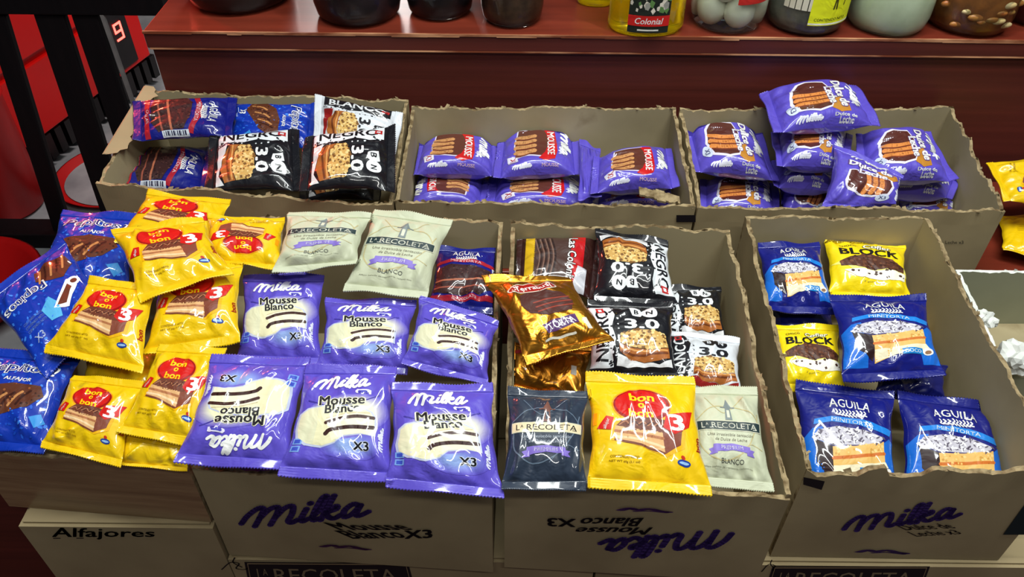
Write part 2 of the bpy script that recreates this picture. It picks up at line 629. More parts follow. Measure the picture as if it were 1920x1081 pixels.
def art_brown_cake():
    a = Art()
    field = [(-0.66, -0.62), (-0.66, 0.2), (-0.4, 0.33), (0.2, 0.4), (0.6, 0.4), (0.66, 0.2), (0.58, -0.2), (0.5, -0.6), (0.0, -0.7)]
    a.poly([(x * 1.07 + 0.01, y * 1.06) for x, y in field], (214, 206, 226), 1.6)
    a.poly(field, (94, 48, 38), 2)
    a.poly([(-0.66, 0.16), (-0.4, 0.26), (0.1, 0.32), (0.5, 0.2), (0.74, 0.02), (0.84, 0.24), (0.76, 0.5), (0.4, 0.58), (-0.2, 0.56), (-0.66, 0.5)], (200, 22, 26), 2.6)
    for i in range(4):
        x = -0.3 + 0.24 * i
        a.line([(x - 0.06, -0.66), (x + 0.02, -0.4), (x - 0.02, -0.12)], 0.17, (206, 146, 92), 3)
        a.line([(x + 0.06, -0.66), (x + 0.13, -0.4), (x + 0.1, -0.16)], 0.05, (110, 48, 34), 3.6)
    a.text('MOUSSE', 0.06, 0.39, 0.22, WHITE, 4, w=1.12, bold=0.04)
    a.script(-0.6, 0.72, 1.05, WHITE, 3, 0, 0.3, 0.3, 0.85)
    a.cow(0.2, 0.6, 0.3, 0.14, (215, 214, 245), 3)
    a.poly([(0.45, -0.92), (0.72, -0.86), (0.74, -0.58), (0.5, -0.62)], (224, 220, 236), 3)
    a.text('X3', 0.6, -0.74, 0.16, (170, 30, 40), 4, w=0.2, bold=0.03)
    a.script(0.94, -0.75, 0.55, (232, 232, 248), 3, 90, 0.3, 0.34, 0.5)
    a.text('MOUSSE', 0.92, 0.36, 0.06, (226, 190, 210), 3, w=0.5, rot=90, bold=0.03)
    return a


def art_caramel_cake():
    a = Art()
    a.poly([(0.3, 0.05), (0.72, 0.1), (0.86, 0.3), (0.8, 0.55), (0.55, 0.55), (0.2, 0.4)], (190, 128, 44), 1.8)
    cake = [(-0.62, -0.3), (-0.56, 0.12), (-0.2, 0.24), (0.3, 0.22), (0.62, 0.1), (0.72, -0.2), (0.6, -0.62), (0.2, -0.74), (-0.3, -0.68), (-0.56, -0.5)]
    a.poly([(x * 1.1, y * 1.1) for x, y in cake], (226, 220, 236), 2.2)
    a.poly(cake, (84, 38, 32), 2.6)
    for i in range(3):
        x = 0.02 + 0.2 * i
        a.line([(x - 0.08, -0.66), (x + 0.0, -0.3), (x - 0.05, 0.08)], 0.14, (222, 138, 70), 3.2)
        a.line([(x + 0.02, -0.66), (x + 0.1, -0.3), (x + 0.05, 0.06)], 0.045, (120, 52, 30), 3.6)
    a.text('Dulce de', 0.0, 0.46, 0.24, WHITE, 5, w=1.3, bold=0.07, outline=(100, 70, 130), ow=0.03)
    a.text('Leche', 0.1, 0.2, 0.23, WHITE, 5, w=0.84, bold=0.07, outline=(100, 70, 130), ow=0.03)
    a.script(-0.58, 0.74, 1.05, WHITE, 3, 0, 0.3, 0.3, 0.8)
    a.cow(0.15, 0.62, 0.3, 0.14, (215, 214, 245), 3)
    a.ell(0.5, -0.8, 0.2, 0.12, (210, 220, 240), 3, 20)
    a.text('X3', 0.5, -0.8, 0.12, (60, 60, 120), 4, w=0.2, bold=0.03)
    a.script(0.95, -0.78, 0.62, (236, 236, 250), 3, 90, 0.3, 0.32, 0.55)
    a.text('Dulce de', 0.9, 0.42, 0.06, WHITE, 3, w=0.55, rot=90, bold=0.04)
    a.text('Leche', 0.965, 0.45, 0.05, WHITE, 3, w=0.35, rot=90, bold=0.04)
    return a


def art_red_seal(variant=0):
    a = Art()
    a.ell(-0.06, 0.47, 0.56, 0.4, (250, 150, 10), 1, 0)
    a.ell(-0.06, 0.47, 0.53, 0.375, (150, 8, 8), 1.5, 0)
    a.ell(-0.07, 0.49, 0.48, 0.33, (205, 20, 14), 2, 0)
    Y = (255, 214, 10)
    a.text('bon', -0.05, 0.65, 0.18, Y, 3, w=0.46, bold=0.05)
    a.text('o', -0.07, 0.47, 0.12, Y, 3, bold=0.05)
    a.text('bon', -0.09, 0.29, 0.18, Y, 3, w=0.46, bold=0.05)
    top = [(-0.56, 0.0), (-0.4, 0.18), (0.1, 0.2), (0.5, 0.14), (0.66, -0.06), (0.3, -0.12), (-0.2, -0.1)]
    a.poly([(x * 1.08, (y + 0.18) * 1.1 - 0.18) for x, y in
            [(-0.62, -0.32), (-0.58, 0.0), (-0.4, 0.2), (0.1, 0.22), (0.5, 0.16), (0.66, -0.06), (0.62, -0.4), (0.3, -0.58), (0.0, -0.46), (-0.3, -0.36)]],
           (236, 176, 10), 1.2)
    a.poly(top, (108, 54, 36), 3)
    for i in range(6):
        x = -0.5 + 0.16 * i
        a.line([(x, 0.02), (x + 0.12, 0.1), (x + 0.2, 0.02), (x + 0.3, 0.12)], 0.025, (70, 30, 22) if i % 2 else (178, 116, 80), 3.6)
    a.poly([(-0.6, -0.3), (-0.58, 0.0), (-0.2, -0.06), (0.28, -0.1), (0.3, -0.54), (0.0, -0.44), (-0.3, -0.36)], (222, 172, 116), 3)
    a.line([(-0.58, -0.12), (-0.2, -0.17), (0.28, -0.24)], 0.06, (176, 112, 70), 3.5)
    a.line([(-0.6, -0.24), (-0.2, -0.28), (0.28, -0.42)], 0.05, (240, 208, 160), 3.5)
    a.line([(-0.6, -0.31), (-0.25, -0.37), (0.0, -0.45), (0.28, -0.54)], 0.045, (120, 62, 40), 3.6)
    a.poly([(0.28, -0.1), (0.64, -0.06), (0.6, -0.36), (0.3, -0.56)], (130, 68, 50), 3)
    a.poly([(0.3, 0.0), (0.38, 0.28), (0.9, 0.4), (0.78, 0.04), (0.5, -0.14)], (206, 24, 18), 4)
    a.text('3', 0.56, 0.12, 0.36, WHITE, 5, w=0.28, bold=0.06)
    a.poly([(-0.9, -0.06), (-0.74, 0.22), (-0.6, 0.18), (-0.66, -0.1)], (206, 24, 18), 4)
    a.text('alfajor', -0.73, 0.04, 0.08, WHITE, 5, w=0.24, rot=72, bold=0.02)
    a.ell(0.6, -0.72, 0.12, 0.07, (24, 60, 150), 2)
    a.ell(0.6, -0.72, 0.09, 0.03, (150, 190, 235), 3)
    a.ell(0.6, -0.61, 0.04, 0.045, (190, 50, 20), 3)
    B = (150, 110, 10)
    a.text('CONTENIDO NETO', -0.42, -0.66, 0.05, B, 2, w=0.5, bold=0.01)
    a.text('NET WT 60g (2,1 oz)', -0.42, -0.76, 0.055, B, 2, w=0.52, bold=0.01)
    a.rect(-0.97, 0.02, -0.9, 0.3, (250, 160, 10), 1)
    a.text('bon', 0.93, -0.3, 0.09, (176, 40, 14), 2, w=0.3, rot=90, bold=0.05)
    return a


def art_blue_cookie():
    a = Art()
    full = [(-0.98, -0.98), (0.98, -0.98), (0.98, 0.98), (-0.98, 0.98)]
    a.specks(full, 150, 0.035, [(36, 96, 214), (24, 74, 190), (60, 130, 235)], 1, 5, 1.3)
    a.text('Pepitos!', 0.02, 0.68, 0.36, WHITE, 3.4, w=1.5, shear=0.2, bold=0.075, arc=0.06)
    a.text('Pepitos!', 0.02, 0.68, 0.33, (14, 32, 110), 4, w=1.42, shear=0.2, bold=0.0, arc=0.06)
    a.text('ALFAJOR', 0.05, 0.42, 0.12, WHITE, 3, w=0.62, shear=0.2, bold=0.04)
    cookie = [(-0.92, -0.52), (-0.88, -0.1), (-0.55, 0.2), (0.0, 0.32), (0.62, 0.3), (0.74, 0.04), (0.45, -0.26), (-0.1, -0.48), (-0.5, -0.66)]
    a.poly(cookie, (92, 48, 30), 2)
    for i in range(6):
        x = -0.66 + 0.18 * i
        a.line([(x - 0.06, -0.48 + 0.05 * i), (x + 0.06, -0.2 + 0.04 * i), (x + 0.2, -0.06 + 0.04 * i)], 0.06, (196, 134, 78) if i % 2 == 0 else (58, 26, 18), 2.5)
    a.specks(cookie, 60, 0.03, [(52, 24, 18), (150, 88, 48)], 3, 9)
    a.text('X3', -0.45, -0.76, 0.2, WHITE, 3, w=0.3, shear=0.2, bold=0.05)
    a.line([(-0.7, -0.92), (-0.2, -0.92)], 0.02, (190, 205, 240), 3)
    a.poly([(0.55, -0.5), (0.8, -0.4), (0.9, -0.6), (0.7, -0.75)], (60, 150, 225), 1.9)
    return a


def art_blue_turned():
    a = Art()
    full = [(-0.98, -0.98), (0.98, -0.98), (0.98, 0.98), (-0.98, 0.98)]
    a.specks(full, 150, 0.035, [(36, 96, 214), (24, 74, 190), (60, 130, 235)], 1, 6, 1.3)
    a.text('Pepitos', -0.36, 0.36, 0.3, WHITE, 3.4, w=1.1, rot=180, bold=0.075)
    a.text('Pepitos', -0.36, 0.36, 0.26, (14, 32, 110), 4, w=1.02, rot=180, bold=0.0)
    cookie = [(0.02, 0.5), (0.1, 0.78), (0.4, 0.9), (0.86, 0.7), (0.9, 0.4), (0.6, 0.16), (0.3, 0.3)]
    a.poly(cookie, (92, 48, 30), 2)
    for i in range(5):
        x = 0.12 + 0.15 * i
        a.line([(x - 0.04, 0.4), (x + 0.04, 0.58), (x + 0.1, 0.76)], 0.05, (196, 134, 78) if i % 2 == 0 else (58, 26, 18), 2.5)
    a.poly([(0.0, -0.34), (0.3, -0.52), (0.72, -0.2), (0.78, 0.0), (0.6, 0.06)], WHITE, 2)
    a.poly([(0.1, -0.33), (0.3, -0.42), (0.6, -0.18), (0.56, -0.06)], (110, 52, 34), 3)
    a.ell(0.72, -0.06, 0.14, 0.12, WHITE, 2.5)
    a.ell(0.72, -0.06, 0.08, 0.06, (110, 52, 34), 3)
    a.poly([(-0.25, -0.2), (0.05, -0.02), (0.16, -0.3), (0.05, -0.6), (-0.2, -0.56)], (84, 176, 226), 1.8)
    for i in range(3):
        a.text('CONTENIDO NETO', -0.5, -0.2 - 0.1 * i, 0.06, (130, 160, 220), 2, w=0.5, bold=0.01)
    a.text('X3', -0.6, -0.62, 0.14, (190, 205, 240), 2, w=0.24, bold=0.02)
    return a


def art_cream(dark=False):
    a = Art()
    sw = (188, 176, 128) if not dark else (96, 112, 130)
    tx = (120, 116, 96) if not dark else (170, 178, 190)
    a.line([(-0.9, 0.3), (-0.5, 0.62), (0.0, 0.66), (0.6, 0.56), (0.9, 0.2)], 0.025, sw, 1)
    a.line([(-0.86, 0.1), (-0.8, -0.4), (-0.3, -0.72), (0.3, -0.5), (0.7, 0.0), (0.86, 0.5)], 0.03, sw, 1)
    a.line([(-0.6, 0.9), (-0.2, 0.5), (0.1, 0.6), (0.5, 0.95)], 0.02, sw, 1)
    a.line([(0.1, -0.7), (0.5, -0.3), (0.85, -0.4)], 0.02, sw, 1)
    tc = (120, 130, 130) if not dark else (120, 78, 66)
    a.poly([(-0.1, 0.3), (-0.07, 0.62), (-0.12, 0.64), (-0.06, 0.74), (0.0, 0.88), (0.06, 0.74), (0.12, 0.64), (0.07, 0.62), (0.1, 0.3)], tc, 2)
    a.rect(-0.04, 0.36, 0.04, 0.56, (206, 208, 186) if not dark else (52, 60, 76), 3)
    a.line([(-0.2, 0.64), (0.2, 0.64)], 0.03, tc, 2.5)
    band = (34, 52, 54) if not dark else (228, 212, 172)
    ltr = (226, 226, 210) if not dark else (44, 38, 40)
    a.rect(-0.9, 0.02, 0.9, 0.28, (206, 204, 180), 2.6)
    a.rect(-0.88, 0.04, 0.88, 0.26, band, 3)
    a.text('L', -0.74, 0.15, 0.14, ltr, 4, w=0.09, bold=0.02)
    a.text('A', -0.64, 0.175, 0.07, ltr, 4, w=0.07, bold=0.02)
    a.text('RECOLETA', 0.13, 0.15, 0.14, ltr, 4, w=1.3, bold=0.01)
    for x in (-0.52, -0.27, 0.72):
        a.rect(x - 0.06, 0.075, x + 0.06, 0.09, ltr, 4.2)
    a.text('Una irresistible tentación', 0.0, -0.08, 0.075, tx, 2.2, w=1.3, shear=0.25, bold=0.0)
    a.text('de Dulce de Leche', 0.0, -0.2, 0.075, tx, 2.2, w=0.9, shear=0.25, bold=0.0)
    P = (128, 108, 196)
    a.poly([(-0.62, -0.46), (-0.5, -0.42), (-0.5, -0.34), (0.0, -0.3), (0.5, -0.36), (0.5, -0.42), (0.62, -0.44), (0.56, -0.5), (0.62, -0.58), (0.4, -0.56),
            (0.4, -0.5), (0.0, -0.46), (-0.4, -0.52), (-0.4, -0.56), (-0.62, -0.6), (-0.55, -0.53)], P, 2.4)
    a.text('PREMIUM', 0.0, -0.4, 0.085, (226, 222, 244), 4, w=0.6, bold=0.01)
    if not dark:
        a.text('BLANCO', 0.0, -0.72, 0.11, (66, 70, 66), 2.4, w=0.6, bold=0.0)
        a.text('Alfajor bañado de repostería, relleno con', -0.1, -0.86, 0.04, (110, 110, 90), 2, w=1.3, bold=0.0)
    return a


def art_gold():
    a = Art()
    a.ell(-0.1, 0.66, 0.62, 0.17, (222, 214, 196), 2.2, 6)
    a.ell(-0.1, 0.66, 0.58, 0.145, (160, 26, 20), 2.6, 6)
    a.text('Terrabusi', -0.1, 0.66, 0.15, WHITE, 3.2, w=0.9, rot=6, bold=0.03)
    cake = [(-0.62, 0.1), (-0.5, 0.42), (0.0, 0.56), (0.5, 0.44), (0.66, 0.06), (0.5, -0.22), (-0.1, -0.3), (-0.5, -0.16)]
    a.poly(cake, (78, 42, 36), 2)
    for y in (0.2, 0.06, -0.08):
        a.line([(-0.3, y - 0.08), (0.1, y), (0.62, y + 0.04)], 0.035, (150, 60, 44), 2.5)
    a.poly([(-0.36, -0.52), (0.5, -0.36), (0.5, -0.62), (-0.3, -0.78)], (84, 50, 104), 2)
    a.text('TORTA', 0.08, -0.57, 0.17, WHITE, 3, w=0.7, rot=10, bold=0.03)
    a.rect(0.62, -0.84, 0.72, -0.5, (214, 210, 200), 2)
    a.line([(-0.4, -0.9), (0.3, -0.86)], 0.05, (200, 196, 180), 2)
    return a


def art_gold_back():
    a = Art()
    a.rect(0.6, -0.2, 0.74, 0.2, (200, 196, 186), 2)
    a.rect(-0.9, 0.5, -0.5, 0.7, (150, 26, 20), 2)
    return a


def art_red_band():
    a = Art()
    a.rect(-0.98, -0.98, 0.98, -0.7, (214, 170, 24), 1)
    a.rect(-0.98, 0.38, 0.98, 0.78, (190, 20, 26), 1)
    a.poly([(0.2, 0.62), (0.98, 0.5), (0.98, 0.9), (0.3, 0.9)], (206, 206, 214), 1.5)
    a.rect(-0.98, -0.72, 0.98, 0.36, (74, 52, 46), 1)
    for k in range(4):
        y = -0.64 + 0.14 * k
        a.line([(-0.8, y - 0.06), (0.0, y + 0.1), (0.9, y)], 0.03, (128, 98, 84), 2)
        a.line([(-0.8, y), (0.0, y + 0.16), (0.9, y + 0.06)], 0.045, (44, 28, 26), 2)
    a.text('Las Colonias', 0.06, 0.42, 0.26, WHITE, 4, w=1.7, bold=0.03, outline=(40, 18, 20), ow=0.06)
    return a


def art_nut(white=False):
    a = Art()
    bg = (24, 24, 30) if not white else (212, 216, 222)
    st = (226, 230, 234) if not white else (24, 24, 30)
    ink = (20, 20, 26) if not white else (232, 234, 236)
    a.poly([(-0.99, -0.99), (-0.46, -0.99), (-0.52, -0.6), (-0.44, -0.2), (-0.52, 0.2), (-0.44, 0.6), (-0.5, 0.99), (-0.99, 0.99)], st, 1)
    a.specks([(-0.56, -0.95), (-0.36, -0.95), (-0.36, 0.95), (-0.56, 0.95)], 60, 0.03, [st, bg], 1.4, 4)
    a.text('NEGRO' if not white else 'BLANCO', -0.74, 0.02, 0.3, ink, 2, w=1.7, rot=90, bold=0.04)
    a.rect(-0.84, 0.74, -0.66, 0.94, (190, 40, 40), 2.2)
    a.rect(-0.79, 0.79, -0.71, 0.89, st, 2.6)
    fg = (236, 238, 240) if not white else (22, 22, 28)
    a.text('3.0', 0.22, 0.3, 0.34, fg, 3, w=0.86, bold=0.06)
    a.poly([(-0.08, 0.86), (0.0, 0.6), (0.2, 0.56), (0.28, 0.7), (0.2, 0.9)], fg, 2)
    a.ell(0.42, 0.74, 0.2, 0.2, fg, 2)
    a.text('B', 0.1, 0.74, 0.16, bg, 3, bold=0.05)
    a.text('N', 0.42, 0.74, 0.16, bg, 3, bold=0.05)
    nut = [(-0.3, -0.04), (0.0, 0.1), (0.5, 0.1), (0.8, -0.02), (0.84, -0.4), (0.5, -0.5), (-0.1, -0.46), (-0.36, -0.3)]
    a.poly(nut, (206, 164, 92), 2)
    a.specks(nut, 150, 0.045, [(238, 208, 142), (120, 82, 40), (222, 184, 112)], 2.4, 7)
    car = [(-0.36, -0.32), (-0.1, -0.48), (0.5, -0.52), (0.84, -0.42), (0.86, -0.72), (0.4, -0.86), (-0.1, -0.8), (-0.34, -0.6)]
    a.poly(car, (168, 98, 44), 2.2)
    a.line([(-0.3, -0.6), (0.1, -0.68), (0.8, -0.58)], 0.06, (110, 56, 26), 3)
    a.line([(-0.3, -0.5), (0.2, -0.56), (0.8, -0.5)], 0.04, (222, 160, 90), 3)
    a.poly([(-0.4, -0.66), (0.1, -0.84), (0.6, -0.9), (0.9, -0.74), (0.9, -0.97), (-0.4, -0.97)], (226, 226, 228) if not white else (150, 30, 30), 2)
    return a


def art_blue_torte(brown=False):
    a = Art()
    if not brown:
        a.poly([(-0.98, -0.98), (-0.98, 0.0), (-0.8, 0.22), (-0.6, 0.26), (-0.5, -0.98)], (20, 104, 206), 1)
        a.poly([(0.98, -0.98), (0.98, 0.0), (0.85, 0.1), (0.5, -0.2), (0.6, -0.98)], (20, 104, 206), 1)
        a.poly([(-0.78, 0.3), (-0.4, 0.38), (0.2, 0.34), (0.86, 0.16), (0.92, 0.3), (0.3, 0.47), (-0.4, 0.5), (-0.76, 0.42)], (28, 128, 218), 1.6)
        a.text('MINITORTA', 0.04, 0.4, 0.09, (224, 238, 250), 3, w=0.9, rot=-5, bold=0.02)
        cho = [(-0.8, 0.0), (-0.74, -0.5), (-0.42, -0.84), (-0.3, -0.2)]
        a.poly(cho, (40, 18, 20), 2)
        coco = [(-0.82, 0.0), (-0.7, 0.18), (-0.3, 0.28), (0.3, 0.24), (0.72, 0.1), (0.6, -0.04), (0.1, -0.1), (-0.4, -0.12)]
        a.poly(coco, (196, 192, 204), 2.4)
        a.specks(coco, 170, 0.032, [(96, 88, 104), (240, 240, 244)], 3, 6, 1.6)
        a.poly([(-0.42, -0.16), (0.1, -0.12), (0.72, 0.02), (0.74, -0.3), (0.72, -0.56), (0.2, -0.62), (-0.38, -0.9)], (230, 184, 104), 2.6)
        a.line([(-0.4, -0.4), (0.1, -0.34), (0.73, -0.24)], 0.07, (206, 112, 44), 3)
        a.poly([(-0.4, -0.56), (0.1, -0.5), (0.74, -0.42), (0.84, -0.6), (0.4, -0.66), (0.0, -0.72), (-0.36, -0.86)], (240, 230, 196), 3)
        a.specks([(-0.4, -0.16), (0.7, -0.02), (0.7, -0.2), (-0.4, -0.34)], 50, 0.03, [(206, 152, 70), (242, 206, 132)], 3.2, 8)
        a.rect(0.18, -0.72, 0.62, -0.56, (24, 130, 206), 4)
        a.text('COCO', 0.4, -0.64, 0.09, (230, 240, 250), 5, w=0.36, bold=0.03)
        a.ell(0.74, -0.64, 0.13, 0.1, (238, 234, 226), 4, 20)
        a.ell(0.74, -0.66, 0.08, 0.05, (150, 110, 80), 4.5, 20)
    else:
        a.poly([(-0.94, 0.28), (-0.4, 0.4), (0.3, 0.36), (0.92, 0.16), (0.96, 0.3), (0.3, 0.52), (-0.4, 0.54), (-0.94, 0.42)], (166, 28, 46), 1.6)
        a.text('MINITORTA', 0.02, 0.43, 0.1, (236, 206, 214), 3, w=1.0, rot=-5, bold=0.02)
        cake = [(-0.9, -0.72), (-0.88, 0.1), (-0.5, 0.3), (0.2, 0.26), (0.8, 0.08), (0.84, -0.6), (0.4, -0.78), (-0.4, -0.8)]
        a.poly(cake, (58, 34, 34), 2)
        a.specks(cake, 120, 0.03, [(88, 56, 50), (36, 20, 22)], 2.4, 3)
        a.line([(-0.88, -0.36), (0.0, -0.3), (0.82, -0.24)], 0.06, (176, 104, 76), 3.4)
        a.line([(-0.88, -0.6), (0.0, -0.56), (0.82, -0.48)], 0.05, (150, 80, 64), 3.4)
        a.rect(-0.98, -0.97, 0.98, -0.82, (160, 26, 44), 2)
        a.text('CHOCOLATE', 0.0, -0.89, 0.07, (240, 200, 210), 3, w=0.7, bold=0.02)
        a.rect(0.84, -0.5, 0.99, 0.2, (206, 214, 226), 3)
        for k in range(12):
            y = -0.46 + 0.05 * k
            a.rect(0.86, y, 0.97, y + 0.012 + 0.014 * (k * 7 % 3), (30, 30, 60), 4)
    a.text('AGUILA', 0.02, 0.78, 0.2, WHITE, 3, w=0.86, rot=-3, bold=0.015, arc=0.03)
    for k in range(9):
        x = -0.3 + 0.075 * k
        a.line([(x, 0.66 - 0.01 * (k % 3)), (x + 0.03, 0.6), (x - 0.01, 0.56), (x + 0.06, 0.5 + 0.02 * abs(k - 4) / 2)], 0.028, WHITE, 3)
    return a


def art_yellow_block():
    a = Art()
    a.poly([(-0.98, -0.1), (-0.6, -0.2), (-0.3, -0.55), (0.98, -0.45), (0.98, -0.1), (0.6, 0.1), (-0.6, 0.1)], (250, 238, 120), 1)
    a.text('CHOCO', -0.5, 0.72, 0.08, (46, 36, 20), 3, w=0.4, bold=0.02)
    a.text('Cofler', 0.22, 0.72, 0.2, (250, 246, 220), 3, w=0.7, shear=0.15, bold=0.05, outline=(40, 30, 16), ow=0.05)
    a.text('BLOCK', 0.0, 0.44, 0.3, (26, 22, 22), 4, w=1.5, bold=0.05)
    ch = [(-0.8, 0.0), (-0.5, 0.2), (0.0, 0.32), (0.5, 0.22), (0.9, -0.05), (0.86, -0.3), (0.4, -0.24), (0.0, -0.34), (-0.4, -0.2), (-0.76, -0.2)]
    a.poly(ch, (84, 48, 34), 3)
    a.specks(ch, 110, 0.05, [(58, 30, 22), (120, 76, 52), (100, 58, 40)], 3.4, 2)
    a.poly([(-0.7, -0.36), (-0.3, -0.3), (0.1, -0.36), (0.5, -0.26), (0.92, -0.34), (0.9, -0.62), (0.3, -0.7), (-0.4, -0.6)], (244, 240, 226), 2.6)
    a.specks([(-0.6, -0.3), (0.9, -0.3), (0.9, -0.6), (-0.5, -0.6)], 14, 0.045, [(70, 38, 28)], 3, 12)
    a.text('2 gustos', 0.0, -0.76, 0.06, (150, 140, 60), 3, w=0.4, bold=0.0)
    return a


def art_yellow_back():
    a = Art()
    for k in range(4):
        a.rect(-0.6, 0.3 - 0.12 * k, 0.5, 0.34 - 0.12 * k, (206, 168, 10), 1)
    return a


def art_none():
    return Art()


KINDS = {  # artwork, film colour, material, half thickness
    'white_cake': (art_white_cake, PURPLE, 'FILM', 0.014),
    'brown_cake': (art_brown_cake, PURPLE, 'FILM', 0.022),
    'caramel_cake': (art_caramel_cake, PURPLE, 'FILM', 0.024),
    'red_seal': (art_red_seal, YEL, 'FILM', 0.014),
    'yellow_back': (art_yellow_back, YEL, 'FILM', 0.010),
    'blue_cookie': (art_blue_cookie, (12, 52, 168), 'FILM', 0.014),
    'blue_turned': (art_blue_turned, (12, 52, 168), 'FILM', 0.014),
    'cream': (art_cream, (192, 196, 168), 'MATTE', 0.014),
    'slate': (lambda: art_cream(True), (44, 54, 70), 'FILM', 0.014),
    'gold': (art_gold, (196, 132, 40), 'FOIL', 0.015),
    'gold_back': (art_gold_back, (186, 122, 36), 'FOIL', 0.012),
    'red_band': (art_red_band, (52, 22, 20), 'FILM', 0.015),
    'nut_black': (art_nut, (20, 20, 26), 'FILM', 0.016),
    'nut_white': (lambda: art_nut(True), (214, 218, 224), 'FILM', 0.015),
    'coco_torte': (art_blue_torte, NAVY, 'FILM', 0.015),
    'dark_torte': (lambda: art_blue_torte(True), NAVY, 'FILM', 0.015),
    'yellow_block': (art_yellow_block, (244, 214, 14), 'FILM', 0.014),
    'navy_back': (art_none, (14, 20, 96), 'FILM', 0.011),
    'purple_back': (art_none, PURPLE, 'FILM', 0.010),
}
MATS = {'FILM': FILM, 'MATTE': MATTE, 'FOIL': FOIL}

# ---------------------------------------------------------------- the packet itself: a flow-wrap pillow
NS = 40
TS = 0.83
_x = np.linspace(-1, 1, NS + 1)
SN = 0.55 * np.sin(_x * math.pi / 2) + 0.45 * _x
TN = 0.35 * np.sin(_x * math.pi / 2) + 0.65 * _x
_art = {}
CELL, NEWC, WALLS = {}, {}, {}


def get_art(kind):
    if kind not in _art:
        _art[kind] = KINDS[kind][0]().compiled(SN[1:-1], TN[1:-1], 0.92)
    return _art[kind]


